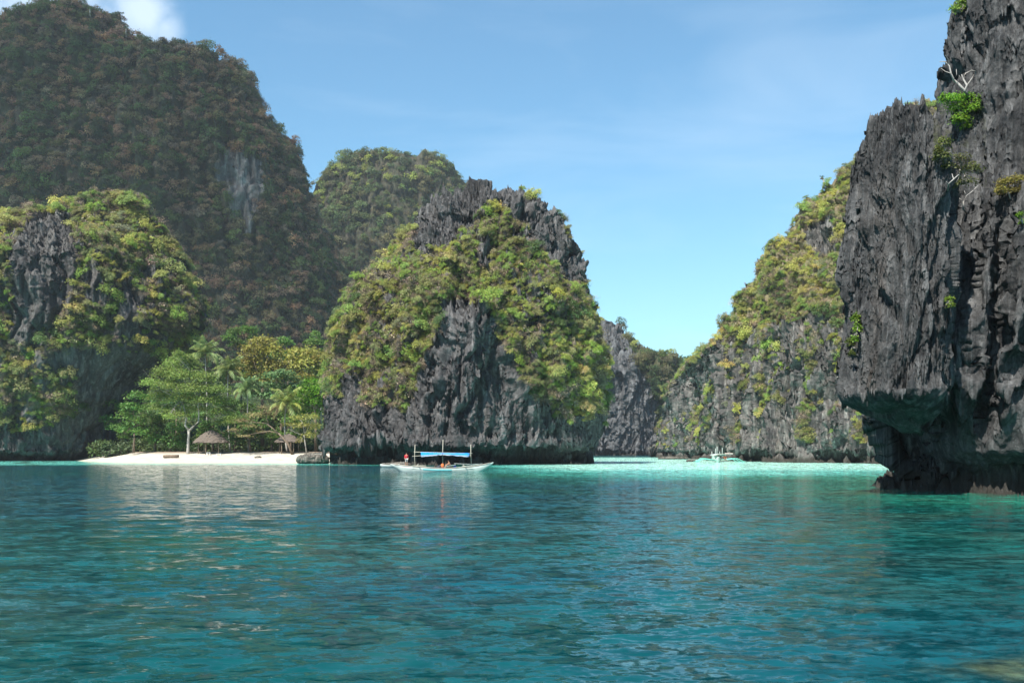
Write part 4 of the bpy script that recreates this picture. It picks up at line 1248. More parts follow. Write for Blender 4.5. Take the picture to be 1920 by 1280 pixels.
# ------------------------------------------------------------------ thatched shelters, log, boulders on the beach
M['thatch'] = plain('thatch', (0.125, 0.098, 0.080), 0.95, 0.45, 5)
M['pole'] = plain('pole', (0.22, 0.17, 0.12), 0.8)
def shelter(label, px, D, half_w, eave_py, top_py, posts=6):
    c = sand_pt(px, D); root = empty('thatched_shelter', c); set_props(root, label, 'beach hut', 'thatched shelters on the beach')
    ez = EYE + (HOR - eave_py) / F * D - c.z; tz = EYE + (HOR - top_py) / F * D - c.z
    mb = MB(); r_ = np.random.default_rng(px); rows = []
    nn = 44
    for (t, lift) in ((1.0, -0.25), (1.0, 0.0), (0.86, 0.0), (0.84, .08), (0.66, .0), (0.64, .08), (0.44, .0), (0.42, .08), (0.2, .0), (0.05, .0), (0.01, .05)):
        row = []
        for k in range(nn):
            a = 2 * math.pi * k / nn; j = r_.uniform(-.05, .05)
            row.append((math.cos(a) * half_w * (t + j * (t > .9)), math.sin(a) * half_w * .8 * (t + j * (t > .9)), ez + (tz - ez) * (1 - t ** 1.45) + lift + r_.uniform(-.07, .07)))
        rows.append(row)
    mb.grid(rows, True); mb.build('roof', M['thatch'], root, False)
    for k in range(posts):
        a = 2 * math.pi * (k + .3) / posts
        p = Vector((math.cos(a) * half_w * .72, math.sin(a) * half_w * .58, 0))
        q = MB(); q.tube([p - Vector((0, 0, .5)), p + Vector((.03, 0, ez * .5)), p + Vector((0, 0, ez + .35))], [.10, .09, .08], 7); q.build('post', M['pole'], root)
    return root
shelter('wide thatched beach shelter with dome roof right of the forked trunk', 396, 215, 3.9, 828, 806)
shelter('smaller thatched beach shelter half hidden behind the thin yellow green tree', 541, 215, 3.1, 827, 813, 5)
mb = MB(); c = sand_pt(321, 206)
mb.tube([c + Vector((-1.65, .1, .32)), c + Vector((-.8, .02, .36)), c + Vector((.3, 0, .34)), c + Vector((1.6, -.1, .40))], [.34, .36, .37, .33], 10)
o = mb.build('driftwood_log', M['bark']); set_props(o, 'thick brown driftwood log lying on the white sand', 'log')
M['whitepaint'] = plain('white_paint', (0.78, 0.78, 0.75), 0.5, 0.1)
for k, (px, w, lab) in enumerate(((391, .8, 'small white table in front of the left-hand shelter'), (410, 1.1, 'low white bench beside the left-hand shelter posts'))):
    c = sand_pt(px, 211); root = empty('beach_table' if k == 0 else 'bench', c); set_props(root, lab, 'table' if k == 0 else 'bench')
    h = .62 if k == 0 else .4
    q = MB(); q.box((0, 0, h), (w, .6, .06)); q.build('table_top' if k == 0 else 'seat', M['whitepaint'], root, False)
    for sx in (-1, 1):
        for sy in (-1, 1):
            q = MB(); q.box((sx * w * .42, sy * .22, h / 2 - .03), (.07, .07, h - .06)); q.build('leg', M['whitepaint'], root, False)

def boulder(name, label, cat, c, size, mat, seed, group=None, sub=64, s=None):
    nt_, nz_ = sub * 2, sub
    th = np.linspace(0, 2 * math.pi, nt_, endpoint=False); ph = np.linspace(-1.25, math.pi / 2 - .02, nz_)
    V = np.empty((nz_, nt_, 3))
    V[:, :, 0] = np.cos(ph)[:, None] * np.cos(th)[None]; V[:, :, 1] = np.cos(ph)[:, None] * np.sin(th)[None]; V[:, :, 2] = np.sin(ph)[:, None]
    V = np.sign(V) * np.abs(V) ** 0.8 * np.array(size) + np.array(c)
    s = s or min(size) * .35
    n_ = normals_grid(V); d = rock_disp(V.reshape(-1, 3), s, seed, .55).reshape(nz_, nt_)
    V = V + n_ * d[:, :, None]
    v, q, t = finish_grid(V); v = v - np.array(c)
    me = mesh_np(name, v, q, t); add_float(me, 'veg', np.zeros(len(v)))
    o = link(name, me, mat); o.location = c; set_props(o, label, cat, group); return o
M['rock_pale'] = rock_mat('pale_rock', 1.2, (0.10, 0.095, 0.085), (0.27, 0.25, 0.22), (0.1, 0.08, 0.05), (0.1, 0.08, 0.05), 0.35)
boulder('boulder', 'flat grey boulder between the sand and the island rock', 'rock', (-39.0, 188, 0.75), (3.3, 2.0, 1.1), M['rock_pale'], 21)
boulder('boulder', 'low brown reef rock awash behind the white canoe', 'rock', (-19.2, 158, 0.1), (2.6, 1.2, .55), M['rock_pale'], 22, None, 40)
boulder('boulder', 'pale pinkish rock awash left of the far outrigger boat', 'rock', P(1296, 865, 225), (1.1, .7, .55), M['rock_pale'], 23, None, 40)
boulder('boulder', 'long low reef rock at the foot of the channel cliff', 'rock', P(1262, 859, 290), (4.6, 1.6, .5), M['rock_pale'], 24, None, 40)
boulder('boulder', 'small pale stone on the sand left of the leaning tree', 'rock', sand_pt(484, 206), (.75, .5, .35), M['rock_pale'], 25, None, 30)

# ------------------------------------------------------------------ growth on the near rock tower
def cliff_bush(label, site, px, py, spec, tint, per=240, leaf=0.10, seed=0, twigs=2, back=0.0, cat='bush', bark='palebark'):
    p, n_ = surf(site, px, py); D = p.y - 0.25
    lob = lobes_px(spec, D, seed, .35)
    up = W(px, min(py, spec[0][1] + 12), D)
    return tree('cliff_bush', label, cat, p, [(p, .06), (p.lerp(Vector(lob[0][0]), .5), .05)], lob, tint, per, leaf, bark, 'bushes on the rock tower', 60 + seed, .025, .6, .25, None, twigs)
cliff_bush('vivid green bush spreading under the bare white branches on the rock tower', 'near_rock_tower', 1808, 236,
           [(1785, 190, 22, 14), (1812, 188, 20, 13), (1838, 192, 18, 14), (1798, 206, 24, 12), (1826, 207, 20, 12), (1800, 226, 18, 13), (1810, 240, 12, 9), (1770, 184, 10, 9)], (0.12, 0.24, 0.020), 300, .085, 1)
cliff_bush('olive bush hanging in the gully below the vivid green one', 'near_rock_tower', 1770, 300, [(1770, 270, 16, 14), (1766, 295, 18, 14), (1776, 315, 16, 12), (1758, 285, 10, 12)], (0.085, 0.105, 0.022), 200, .085, 2, 4)
cliff_bush('dull olive bush with pale dead twigs in the middle of the tower', 'near_rock_tower', 1805, 340, [(1800, 300, 22, 12), (1822, 318, 20, 14), (1795, 325, 18, 14), (1812, 343, 24, 10), (1785, 350, 14, 10)], (0.090, 0.100, 0.030), 170, .085, 3, 8)
cliff_bush('yellowish bush at the frame edge right of the dead twigs', 'near_rock_tower', 1895, 365, [(1885, 345, 18, 11), (1905, 340, 20, 12), (1893, 362, 24, 10), (1875, 356, 12, 8), (1915, 358, 14, 10)], (0.17, 0.155, 0.035), 260, .085, 4)
cliff_bush('bright green tuft in the cleft left of the tower buttress', 'near_rock_tower', 1605, 620, [(1605, 598, 9, 12), (1607, 618, 9, 14), (1603, 638, 8, 10)], (0.12, 0.22, 0.022), 300, .085, 5)
cliff_bush('small bright fern-like tuft beside the dark holes in the tower wall', 'near_rock_tower', 1781, 572, [(1779, 563, 9, 8), (1783, 574, 8, 8)], (0.13, 0.20, 0.022), 340, .07, 6)
cliff_bush('light green bush topping the tower against the sky', 'near_rock_tower', 1802, 18, [(1790, 18, 13, 9), (1805, 6, 14, 12), (1815, 14, 10, 10)], (0.13, 0.20, 0.03), 260, .085, 7)
cliff_bush('thin green sprig at the right edge below the yellowish bush', 'near_rock_tower', 1914, 415, [(1912, 405, 8, 8), (1918, 418, 9, 8)], (0.12, 0.21, 0.02), 260, .08, 8)
cliff_bush('low olive tuft in the shaded cleft under the bright one', 'near_rock_tower', 1595, 655, [(1594, 645, 9, 14), (1597, 665, 7, 10)], (0.075, 0.105, 0.02), 240, .08, 9)
M['deadwood'] = plain('dead_wood', (0.33, 0.31, 0.29), 0.85, 0.25)
def dead_tree(label, site, px, py, chains):
    p, n_ = surf(site, px, py); D = p.y - 0.45
    root = empty('dead_tree', p); set_props(root, label, 'dead tree', 'bare dead trees on the rock tower')
    first = True
    for ch in chains:
        mb = MB(); pts = [W(x, y, D + .25 * math.sin(i * 1.7 + x)) - p for i, (x, y, r) in enumerate(ch)]
        if first: pts = [Vector((0, 0, -.05))] + pts
        rs = [r * D / F for x, y, r in ch]
        if first: rs = [rs[0] * 1.1] + rs
        mb.tube(pts, rs, 6); mb.build('trunk' if first else 'branch', M['deadwood'], root); first = False
dead_tree('bare white dead tree forking above the vivid green bush', 'near_rock_tower', 1812, 178,
          [[(1808, 170, 2.6), (1798, 158, 2.2), (1788, 150, 1.9), (1783, 138, 1.6), (1780, 124, 1.3), (1772, 116, 1.0), (1762, 116, .6)], [(1808, 172, 2.2), (1813, 160, 1.8), (1806, 148, 1.4), (1810, 138, 1.0), (1822, 132, .7)],
           [(1780, 124, 1.0), (1778, 112, .8), (1773, 104, .5)], [(1813, 160, 1.2), (1822, 148, 1.0), (1826, 140, .6)], [(1788, 150, 1.0), (1794, 140, .7), (1793, 130, .4)], [(1806, 148, .9), (1803, 140, .6)], [(1783, 138, .9), (1772, 134, .6), (1764, 128, .4)], [(1822, 132, .6), (1830, 134, .4)]])
dead_tree('bare pale dead shrub rising from the ledge below the dull olive bush', 'near_rock_tower', 1806, 400,
          [[(1806, 392, 1.8), (1806, 378, 1.5), (1812, 368, 1.2), (1824, 358, .9), (1834, 348, .5)], [(1806, 378, 1.0), (1799, 372, .7)], [(1812, 368, .8), (1808, 358, .5)], [(1824, 358, .6), (1826, 346, .4)]])
dead_tree('bare grey dead twig in the olive bush of the gully', 'near_rock_tower', 1780, 352,
          [[(1778, 346, 1.5), (1788, 336, 1.2), (1797, 328, .8), (1801, 330, .4)], [(1788, 336, .9), (1785, 326, .5)], [(1778, 346, .8), (1774, 340, .4)]])

# lone palms on the skylines
for k, (site, px, py, hpx, lab) in enumerate((('big_hill', 174, 30, 14, 'lone small palm on the crest of the big hill'), ('big_hill', 240, 68, 18, 'lone small palm lower on the big hill skyline'),
                                              ('right_cliff', 1539, 352, 24, 'thin palm standing on the upper crest of the long channel cliff'), ('right_cliff', 1414, 535, 20, 'thin palm low on the crest of the long channel cliff'))):
    p, n_ = surf(site, px, py, 6)
    palm(lab, p, p + Vector((0, 0, hpx * p.y / F)), 6.5 * p.y / F, 70 + k, (0.05, 0.08, 0.025), 12, 0.0008 * p.y, 'lone palms on the skyline', 'skyline_palm')

# ------------------------------------------------------------------ people (one skinned body each; clothes and hair are children)
M['skin'] = plain('skin', (0.36, 0.185, 0.115), 0.6, 0.1)
M['hair'] = plain('hair', (0.02, 0.015, 0.012), 0.6, 0.1)
M['red'] = plain('red_cloth', (0.60, 0.022, 0.045), 0.85, 0.15)
M['greycloth'] = plain('grey_cloth', (0.45, 0.44, 0.42), 0.85, 0.15)
M['orange'] = plain('orange_cloth', (0.75, 0.17, 0.05), 0.85, 0.15)
M['blue'] = plain('blue_cloth', (0.03, 0.08, 0.42), 0.85, 0.15)
M['darkcloth'] = plain('dark_cloth', (0.05, 0.05, 0.07), 0.85, 0.15)
def skinned(name, verts, radii, edges, mat, parent, root_i=0, sub=1):
    me = bpy.data.meshes.new(name); me.from_pydata([tuple(v) for v in verts], edges, [])
    o = link(name, me, mat, parent)
    md = o.modifiers.new('skin', 'SKIN'); md.use_smooth_shade = True
    sv = me.skin_vertices[0].data
    for i, r in enumerate(radii):
        sv[i].radius = (r, r) if not hasattr(r, '__len__') else r; sv[i].use_root = (i == root_i)
    o.modifiers.new('smooth', 'SUBSURF').levels = sub; o.modifiers['smooth'].render_levels = sub
    return o
STAND = {'pel': (0, 0, .93), 'wst': (0, 0, 1.08), 'chs': (0, 0, 1.30), 'nck': (0, 0, 1.46), 'hed': (0, .015, 1.58), 'top': (0, .01, 1.70),
         'shL': (-.18, 0, 1.40), 'elL': (-.25, .02, 1.13), 'wrL': (-.24, -.08, .90), 'haL': (-.24, -.11, .80), 'shR': (.18, 0, 1.40), 'elR': (.25, .02, 1.13), 'wrR': (.26, -.06, .90), 'haR': (.26, -.09, .80),
         'hiL': (-.10, 0, .90), 'knL': (-.11, -.03, .50), 'anL': (-.12, .02, .09), 'toL': (-.13, -.16, .04), 'hiR': (.10, 0, .90), 'knR': (.11, -.02, .50), 'anR': (.12, .03, .09), 'toR': (.14, -.14, .04)}
SIT = dict(STAND, **{'pel': (0, .05, .10), 'wst': (0, .03, .26), 'chs': (0, -.06, .47), 'nck': (0, -.11, .62), 'hed': (0, -.15, .73), 'top': (0, -.15, .85), 'shL': (-.18, -.07, .56), 'elL': (-.25, -.22, .36), 'wrL': (-.16, -.42, .33), 'haL': (-.12, -.50, .34),
                     'shR': (.18, -.07, .56), 'elR': (.26, -.20, .35), 'wrR': (.17, -.40, .30), 'haR': (.12, -.49, .31), 'hiL': (-.10, .0, .10), 'knL': (-.14, -.40, .36), 'anL': (-.13, -.55, .02), 'toL': (-.13, -.72, -.02), 'hiR': (.10, .0, .10), 'knR': (.15, -.42, .33), 'anR': (.13, -.58, .02), 'toR': (.13, -.74, -.02)})
LIE = dict(SIT, **{'wst': (0, .12, .22), 'chs': (0, .24, .38), 'nck': (0, .30, .52), 'hed': (0, .31, .63), 'top': (0, .33, .74), 'shL': (-.18, .26, .47), 'elL': (-.26, .36, .22), 'wrL': (-.24, .42, .05), 'haL': (-.24, .40, .0), 'shR': (.18, .26, .47), 'elR': (.28, .36, .22), 'wrR': (.27, .40, .05), 'haR': (.27, .38, .0),
                     'knL': (-.12, -.40, .30), 'knR': (.12, -.42, .14), 'anR': (.12, -.80, .05), 'toR': (.12, -.88, .13)})
RAD = {'pel': (.155, .115), 'wst': (.135, .10), 'chs': (.165, .115), 'nck': .055, 'hed': (.078, .092), 'top': (.055, .065), 'shL': .062, 'shR': .062, 'elL': .043, 'elR': .043, 'wrL': .030, 'wrR': .030, 'haL': (.040, .018), 'haR': (.040, .018), 'hiL': .09, 'hiR': .09, 'knL': .058, 'knR': .058, 'anL': .040, 'anR': .040, 'toL': .034, 'toR': .034}
ED = [('pel', 'wst'), ('wst', 'chs'), ('chs', 'nck'), ('nck', 'hed'), ('hed', 'top'), ('chs', 'shL'), ('shL', 'elL'), ('elL', 'wrL'), ('wrL', 'haL'), ('chs', 'shR'), ('shR', 'elR'), ('elR', 'wrR'), ('wrR', 'haR'), ('pel', 'hiL'), ('hiL', 'knL'), ('knL', 'anL'), ('anL', 'toL'), ('pel', 'hiR'), ('hiR', 'knR'), ('knR', 'anR'), ('anR', 'toR')]
def person(label, loc, rz, pose, top=None, bottom=None, scale=1.0):
    root = empty('person', loc, rz); root.scale = (scale,) * 3; set_props(root, label, 'person')
    ks = list(RAD); idx = {k: i for i, k in enumerate(ks)}
    skinned('body', [pose[k] for k in ks], [RAD[k] for k in ks], [(idx[a], idx[b]) for a, b in ED], M['skin'], root)
    def cloth(nm, keys, grow, mat):
        ii = {k: i for i, k in enumerate(keys)}
        ee = [(ii[a], ii[b]) for a, b in ED if a in ii and b in ii]
        rs = [tuple(x + grow for x in (RAD[k] if hasattr(RAD[k], '__len__') else (RAD[k],) * 2)) for k in keys]
        skinned(nm, [pose[k] for k in keys], rs, ee, mat, root)
    if top: cloth('shirt', ['pel', 'wst', 'chs', 'shL', 'elL', 'shR', 'elR'], .022, top)
    if bottom: cloth('shorts', ['pel', 'hiL', 'knL', 'hiR', 'knR'], .022, bottom)
    h = Vector(pose['hed']); t = Vector(pose['top']); d = (t - h).normalized()
    mb = MB(); c = h + d * .055 + Vector((0, .02, 0)); rows = []
    for a in np.linspace(0.05, 1.75, 7):
        rows.append([c + d * (.115 * math.cos(a)) + Vector((math.cos(b_) * .092 * math.sin(a), math.sin(b_) * .108 * math.sin(a) + (.03 if a > 1.2 else 0), 0)) for b_ in np.linspace(0, 2 * math.pi, 14, endpoint=False)])
    mb.grid(rows, True).build('hair', M['hair'], root)
    return root

# ------------------------------------------------------------------ outrigger boats
M['boat_white'] = plain('boat_white', (0.42, 0.48, 0.45), 0.45, 0.15, 2)
M['boat_rail'] = plain('boat_rail', (0.42, 0.37, 0.31), 0.6, 0.2)
M['bamboo'] = plain('bamboo', (0.40, 0.37, 0.30), 0.5, 0.2)
M['tarp'] = plain('blue_tarp', (0.010, 0.20, 0.58), 0.5, 0.12, 2)
M['tarp_grey'] = plain('grey_tarp', (0.45, 0.52, 0.60), 0.6, 0.12, 2)
M['teal'] = plain('teal_paint', (0.16, 0.52, 0.44), 0.5, 0.15)
M['pinkcloth'] = plain('faded_cloth', (0.62, 0.45, 0.43), 0.8, 0.15)
M['stripe'] = plain('teal_stripe', (0.10, 0.40, 0.42), 0.5, 0.1)
def hull(mb, L0, beam, sheer, keel, n=28, stem=0.10):
    """outer skin, inner skin and deck edge of a narrow double-ended hull; sheer(t), keel(t): heights along it"""
    rows = []
    for i in range(n + 1):
        t = i / n; w = beam / 2 * max(0.02, math.sin(math.pi * min(1, max(0, t))) ** 0.6); zs = sheer(t); zk = keel(t); x = (t - .5) * L0
        prof = []
        for (f, zf) in ((1.0, 1.0), (.97, .7), (.85, .4), (.55, .12), (0, 0), (-.55, .12), (-.85, .4), (-.97, .7), (-1.0, 1.0), (-.93, 1.0), (-.85, .6), (0, .35), (.85, .6), (.93, 1.0)):
            prof.append((x * (1 - stem * (1 - zf)) , f * w, zk + (zs - zk) * zf))
        rows.append(prof)
    mb.grid(rows, True)

def bangka():
    D = 118.0; k = D / F
    c = P(828.5, 883, D); c.z = 0
    root = empty('outrigger_boat', c); set_props(root, 'long white outrigger boat with a blue sun awning moored off the island', 'boat', None)
    L0 = 193 * k
    zpx = lambda y: EYE + (HOR - y) / F * D
    xs = lambda px: (px - 828.5) * k
    # heights along the boat read from its profile
    sheer = lambda t: float(np.interp(t, [0, .06, .12, .25, .45, .6, .8, .92, 1], [zpx(869.5), zpx(871), zpx(872.3), zpx(874.5), zpx(877), zpx(877), zpx(874), zpx(870), zpx(866)]))
    keel = lambda t: float(np.interp(t, [0, .05, .13, .5, .86, .95, 1], [zpx(872), zpx(877), -.35, -.4, -.35, zpx(876), zpx(868)]))
    mb = MB(); hull(mb, L0, 1.15, sheer, keel, 40, .0); hl = mb.build('hull', M['boat_white'], root)
    mb = MB()
    for s in (-1, 1):
        mb.tube([Vector(((t - .5) * L0, s * (1.15 / 2 * max(.02, math.sin(math.pi * t) ** .6) + .02), sheer(t) + .02)) for t in np.linspace(.04, .97, 30)], .045, 6)
    mb.build('gunwale', M['boat_rail'], hl)
    mb = MB()
    for s in (-1, 1):
        mb.grid([[Vector(((t - .5) * L0, s * (1.15 / 2 * .975 * math.sin(math.pi * t) ** .6 + .012), keel(t) + (sheer(t) - keel(t)) * f)) for t in np.linspace(.32, .60, 12)] for f in (.62, .80)])
    mb.build('painted_stripe', M['stripe'], hl)
    for px, top, bot in ((778.2, 833, 876), (830.7, 824, 878), (884, 833, 875)):
        q = MB(); q.tube([(xs(px), 0, zpx(bot)), (xs(px) - (.05 if px < 880 else .08), 0, zpx((top + bot) / 2)), (xs(px - (0 if px < 880 else 1.2)), 0, zpx(top))], [.046, .043, .036], 8); q.build('mast', M['bamboo'], root)
    q = MB(); q.tube([(xs(776), 0, zpx(847)), (xs(830), 0, zpx(848.5)), (xs(886), 0, zpx(849.5))], .04, 7); q.build('ridge_pole', M['bamboo'], root)
    for s in (-1, 1):
        q = MB(); q.tube([(xs(774), s * .9, zpx(855)), (xs(790), s * .9, zpx(854)), (xs(830), s * .55, zpx(851.5)), (xs(872), s * .9, zpx(854)), (xs(882), s * .9, zpx(853.5))], .035, 6); q.build('awning_rail', M['bamboo'], root)
    # awning: two sheets from the ridge to the rails, gathered at the middle mast, pale lining under the edge
    for (xa, xb, nm) in ((791, 830.5, 'awning'), (831, 879, 'awning')):
        rows = []; edge = []
        for s in np.linspace(-1, 1, 9):
            row = []
            for px in np.linspace(xa, xb, 14):
                g = float(np.interp(px, [791, 815, 830.7, 850, 879], [1, .8, .35, .7, 1]))
                zr = zpx(np.interp(px, [776, 830, 886], [846.6, 848.2, 849.0])); ze = zpx(np.interp(px, [791, 830, 879], [855.4, 852.2, 855.6]))
                row.append(Vector((xs(px + (1 - abs(s)) * (-2 if px < 800 else 2 if px > 870 else 0)), s * .95 * g, zr + (ze - zr) * abs(s) ** 1.15 - .05 * math.sin(math.pi * abs(s)) + .015 * math.sin(px * 1.3 + s * 3))))
            rows.append(row)
        aw = MB().grid(rows).build(nm, M['tarp'], root)
        md = aw.modifiers.new('thick', 'SOLIDIFY'); md.thickness = .02
        q = MB()
        for rw, s in ((rows[0], -1), (rows[-1], 1)):
            q.grid([[p + Vector((0, s * .012, .02)) for p in rw], [p + Vector((0, s * .02, -.05)) for p in rw]])
        e = q.build('awning_border', M['tarp_grey'], aw); md = e.modifiers.new('thick', 'SOLIDIFY'); md.thickness = .012
    # outrigger on the far side, booms and float; short curved boom ends on the near side
    q = MB(); q.tube([(xs(760), 3.6, .10), (xs(745), 3.6, .22)][::-1] + [(xs(780), 3.6, .06), (xs(830), 3.6, .05), (xs(880), 3.6, .07), (xs(900), 3.6, .2)], [.03, .07, .08, .08, .08, .04], 8); q.build('outrigger_float', M['bamboo'], root)
    for px in (782, 868):
        q = MB(); q.tube([(xs(px + 6), -.75, zpx(874.5)), (xs(px + 2), -.4, zpx(873)), (xs(px), 0, zpx(872.3)), (xs(px), 1.5, zpx(870)), (xs(px), 2.8, zpx(874)), (xs(px), 3.6, .1)], [.05, .06, .07, .06, .055, .05], 7); q.build('outrigger_boom', M['bamboo'], root)
    q = MB(); q.box((xs(787), -.1, zpx(872.6)), (1.6, .9, .07)); q.build('stern_deck', M['bamboo'], root, False)
    for xa, ya, xb, yb in ((852, 868.5, 903, 869.5), (866, 874, 905, 868.5)):
        q = MB(); q.tube([(xs(xa), -.42, zpx(ya)), (xs((xa + xb) / 2), -.42, zpx((ya + yb) / 2 + .6)), (xs(xb), -.2, zpx(yb))], .028, 6); q.build('bow_rail', M['boat_white'], root)
    q = MB(); q.box((xs(830), 0, zpx(877.5)), (7.4, .95, .06)); q.build('floor_deck', M['boat_rail'], root, False)
    def W2(px, y, dy=0): return c + Vector((xs(px), dy, zpx(y)))
    person('person in a red shirt standing at the stern of the white outrigger boat', W2(762, 873.2), R(20), STAND, M['red'], M['greycloth'], .93)
    q = MB(); q.box((xs(764), 0, zpx(873.9)), (1.5, .55, .06)); q.build('stern_deck', M['boat_rail'], root, False)
    person('shirtless person sitting bent forward under the blue awning', W2(843, 875.5, -.1), R(-70), SIT, None, M['darkcloth'], 1.0)
    person('shirtless person leaning back beside the middle mast of the boat', W2(822, 876.4, .1), R(70), LIE, None, M['darkcloth'], 1.0)
    # things lying in the boat
    def bundle(name, label, cat, px, y, size, mat, seed):
        r_ = np.random.default_rng(seed); rows = []
        for a in np.linspace(.02, math.pi - .02, 9):
            rows.append([Vector((math.sin(a) * math.cos(b_), math.sin(a) * math.sin(b_), math.cos(a))) for b_ in np.linspace(0, 2 * math.pi, 14, endpoint=False)])
        rows = [[Vector((math.copysign(abs(p.x) ** .7, p.x) * size[0], math.copysign(abs(p.y) ** .7, p.y) * size[1], math.copysign(abs(p.z) ** .8, p.z) * size[2])) * r_.uniform(.93, 1.07) for p in rw] for rw in rows]
        o = MB().grid(rows, True).build(name, mat); o.location = W2(px, y, -.28); set_props(o, label, cat); return o
    bundle('life_vest', 'orange life vest hung over the boat side by the middle mast', 'life vest', 830, 872.3, (.17, .10, .24), M['orange'], 1)
    bundle('drink_cooler', 'small blue cooler beside the sitting person in the boat', 'cooler', 853, 874, (.17, .14, .17), M['blue'], 2)
    o = MB(); o.box((0, 0, 0), (1.15, .5, .05), Euler((0, R(-9), 0)).to_matrix()); o = o.build('board', M['boat_white'], None, False); o.location = W2(846, 872.2, -.3); set_props(o, 'white board leaning inside the boat beside the sitting person', 'board')
bangka()

def canoe():
    D = 150.0; c = P(731, 874, D); c.z = 0
    root = empty('canoe', c, R(6)); set_props(root, 'small white canoe floating behind the stern of the outrigger boat', 'canoe')
    mb = MB(); hull(mb, 3.0, .62, lambda t: .30 + .16 * (2 * t - 1) ** 2, lambda t: -.12 + .30 * abs(2 * t - 1) ** 4, 18, .0); mb.build('hull', M['boat_white'], root)
    for x in (-.6, .55):
        q = MB(); q.box((x, 0, .24), (.22, .5, .03)); q.build('seat', M['boat_rail'], root, False)
canoe()

def far_bangka():
    D = 212.0; k = D / F; c = P(1352, 866, D); c.z = 0
    root = empty('outrigger_boat', c); set_props(root, 'white outrigger boat seen from the bow with spidery teal outrigger arms', 'boat')
    xs = lambda px: (px - 1354) * k
    zpx = lambda y: EYE + (HOR - y) / F * D
    mb = MB(); rows = []
    L0 = 9.0
    hull(mb, L0, 1.3, lambda t: .75 + .55 * abs(2 * t - 1) ** 3, lambda t: -.35 + .8 * abs(2 * t - 1) ** 5, 24, 0)
    h = mb.build('hull', M['boat_white'], root); h.rotation_euler = (0, 0, R(80)); h.location = (0, 3.4, 0)
    for s in (-1, 1):
        e = 1311 if s < 0 else 1399; kn = 1325 if s < 0 else 1386
        for j, dy in enumerate((0.8, 3.4, 6.0)):
            q = MB(); q.tube([(xs(1354), dy, zpx(862)), (xs(1354 + s * 14), dy, zpx(861.5)), (xs(kn), dy, zpx(859.2)), (xs((kn + e) / 2 - s * j * 1.5), dy, zpx(862)), (xs(e - s * j * 2), dy, .12)], [.10, .09, .08, .07, .05], 6); q.build('outrigger_arm', M['teal'], root)
        q = MB(); q.tube([(xs(e - s * 2), -1.2, .2), (xs(e - s * 2), 0, .1), (xs(e - s * 3), 4, .08), (xs(e - s * 4), 8, .15)], [.03, .08, .08, .05], 7); q.build('outrigger_float', M['teal'], root)
    for px, top, dy in ((1348.6, 837, 1.2), (1358.4, 839, 1.2), (1353, 840, 5.2), (1346, 846, 5.2), (1361, 846, 5.2)):
        q = MB(); q.tube([(xs(px), dy, .5), (xs(px), dy, zpx(top))], [.07, .05], 6); q.build('mast', M['boat_white'], root)
    rows = [[(xs(1354) + s * 1.25, y_, zpx(850.5) - .35 * abs(s) ** 2 + .05 * math.sin(y_ * 2)) for s in np.linspace(-1, 1, 9)] for y_ in np.linspace(.4, 6.4, 8)]
    a = MB().grid(rows).build('awning', M['boat_white'], root); a.modifiers.new('thick', 'SOLIDIFY').thickness = .03
    q = MB(); q.tube([(xs(1336), .2, zpx(854.5)), (xs(1354), .3, zpx(851)), (xs(1378), .4, zpx(849.2))], [.04, .06, .05], 6); q.build('carrying_pole', M['bamboo'], root)
    q = MB(); q.grid([[(xs(px), .35 + .06 * math.sin(px), zpx(849.6) + .06), (xs(px), .40, zpx(851.3) - .03 * math.sin(px * 2))] for px in np.linspace(1362, 1377, 9)]); e = q.build('faded_cloth', M['pinkcloth'], root); e.modifiers.new('thick', 'SOLIDIFY').thickness = .02
    q = MB(); q.box((xs(1347), 2.6, zpx(858)), (.9, 1.6, 1.0)); q.build('cabin', M['boat_white'], root, False)
    person('person in an orange top sitting at the side of the far outrigger boat', c + Vector((xs(1363), 1.0, zpx(861.5))), R(0), SIT, M['orange'], M['darkcloth'], 1.15)
    q = MB(); q.box((xs(1361), 1.0, zpx(862)), (1.6, .9, .07)); q.build('side_deck', M['bamboo'], root, False)
far_bangka()

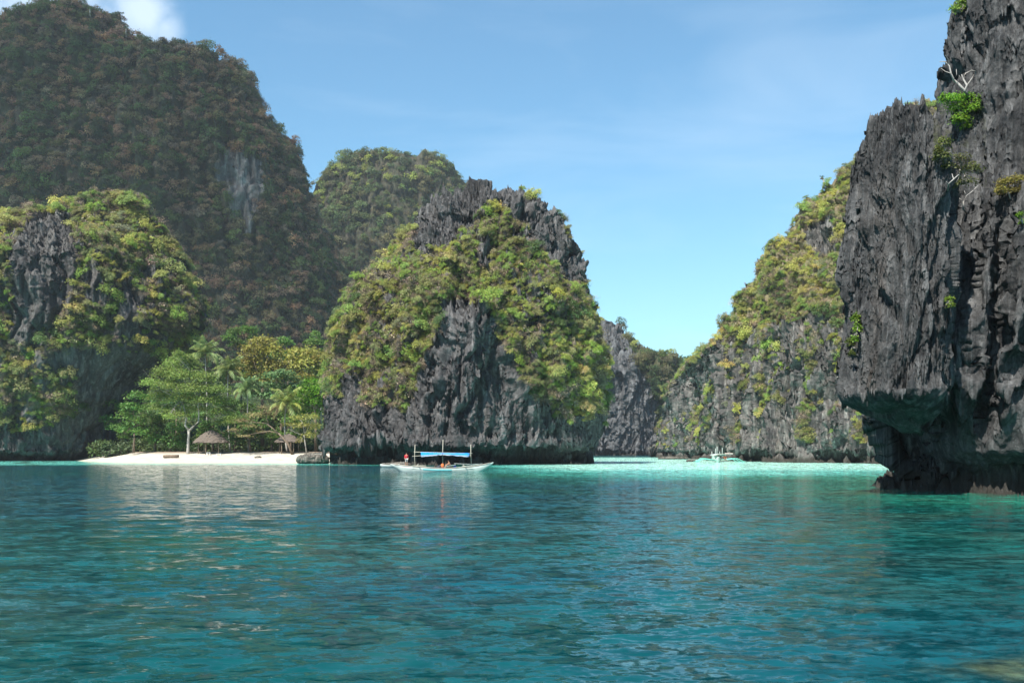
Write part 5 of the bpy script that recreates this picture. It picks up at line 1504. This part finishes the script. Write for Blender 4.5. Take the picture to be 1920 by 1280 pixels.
# ------------------------------------------------------------------ the cloud whose shade lies on the big hill (above the top of the frame)
def build_cloud():
    r_ = np.random.default_rng(9); vs = []; qs = []; ts = []; off = 0
    for k in range(150):
        a = r_.uniform(0, 2 * math.pi); rr = math.sqrt(r_.random())
        c = np.array([-490 + 215 * rr * math.cos(a), 325 + 205 * rr * math.sin(a), 585 + 45 * (1 - rr) * r_.random()]); s = r_.uniform(55, 85) * (1.1 - .35 * rr)
        th = np.linspace(0, 2 * math.pi, 28, endpoint=False); ph = np.linspace(-1.5, 1.5, 16)
        V = np.stack([np.cos(ph)[:, None] * np.cos(th)[None], np.cos(ph)[:, None] * np.sin(th)[None], np.sin(ph)[:, None] * np.ones(28)[None] * .7], 2)
        V = V * s * (1 + .22 * fbm(V.reshape(-1, 3) * 1.6 + k, 3).reshape(16, 28, 1)) + c
        V[:, :, 2] = np.maximum(V[:, :, 2], 560 + 2 * np.sin(V[:, :, 0] * .1))
        v, q, t = finish_grid(V); vs.append(v); qs.append(q + off); ts.append(t + off); off += len(v)
    me = mesh_np('cloud', np.concatenate(vs), np.concatenate(qs), np.concatenate(ts))
    m, nt, b, N, L = new_mat('cloud_vapour'); b.inputs['Base Color'].default_value = (.9, .9, .9, 1); b.inputs['Roughness'].default_value = 1
    tr = N('ShaderNodeBsdfTransparent'); mx = N('ShaderNodeMixShader'); mx.inputs[0].default_value = CLOUD_DENSE
    L(tr.outputs[0], mx.inputs[1]); L(b.outputs[0], mx.inputs[2]); L(mx.outputs[0], nt.nodes['Material Output'].inputs['Surface'])
    set_props(link('cloud', me, m), 'unseen white cumulus cloud above the frame, placed to shade the big hill', None, None, 'stuff')
CLOUD_DENSE = 0.042
build_cloud()

# ------------------------------------------------------------------ the air
HAZE = 0.0001
q = MB(); q.box((0, 0, 0), (1, 1, 1)); o = q.build('haze', None, None, False)
o.scale = (5400, 5400, 400); o.location = (0, 0, 200 - 4.5)
m = bpy.data.materials.new('air'); m.use_nodes = True; nt = m.node_tree; nt.nodes.clear()
out = nt.nodes.new('ShaderNodeOutputMaterial'); pv = nt.nodes.new('ShaderNodeVolumePrincipled')
pv.inputs['Color'].default_value = (0.86, 0.92, 1.0, 1); pv.inputs['Density'].default_value = HAZE; pv.inputs['Anisotropy'].default_value = 0.2
nt.links.new(pv.outputs[0], out.inputs['Volume']); o.data.materials.append(m)
set_props(o, 'thin blue haze in the air over the lagoon', None, None, 'stuff')
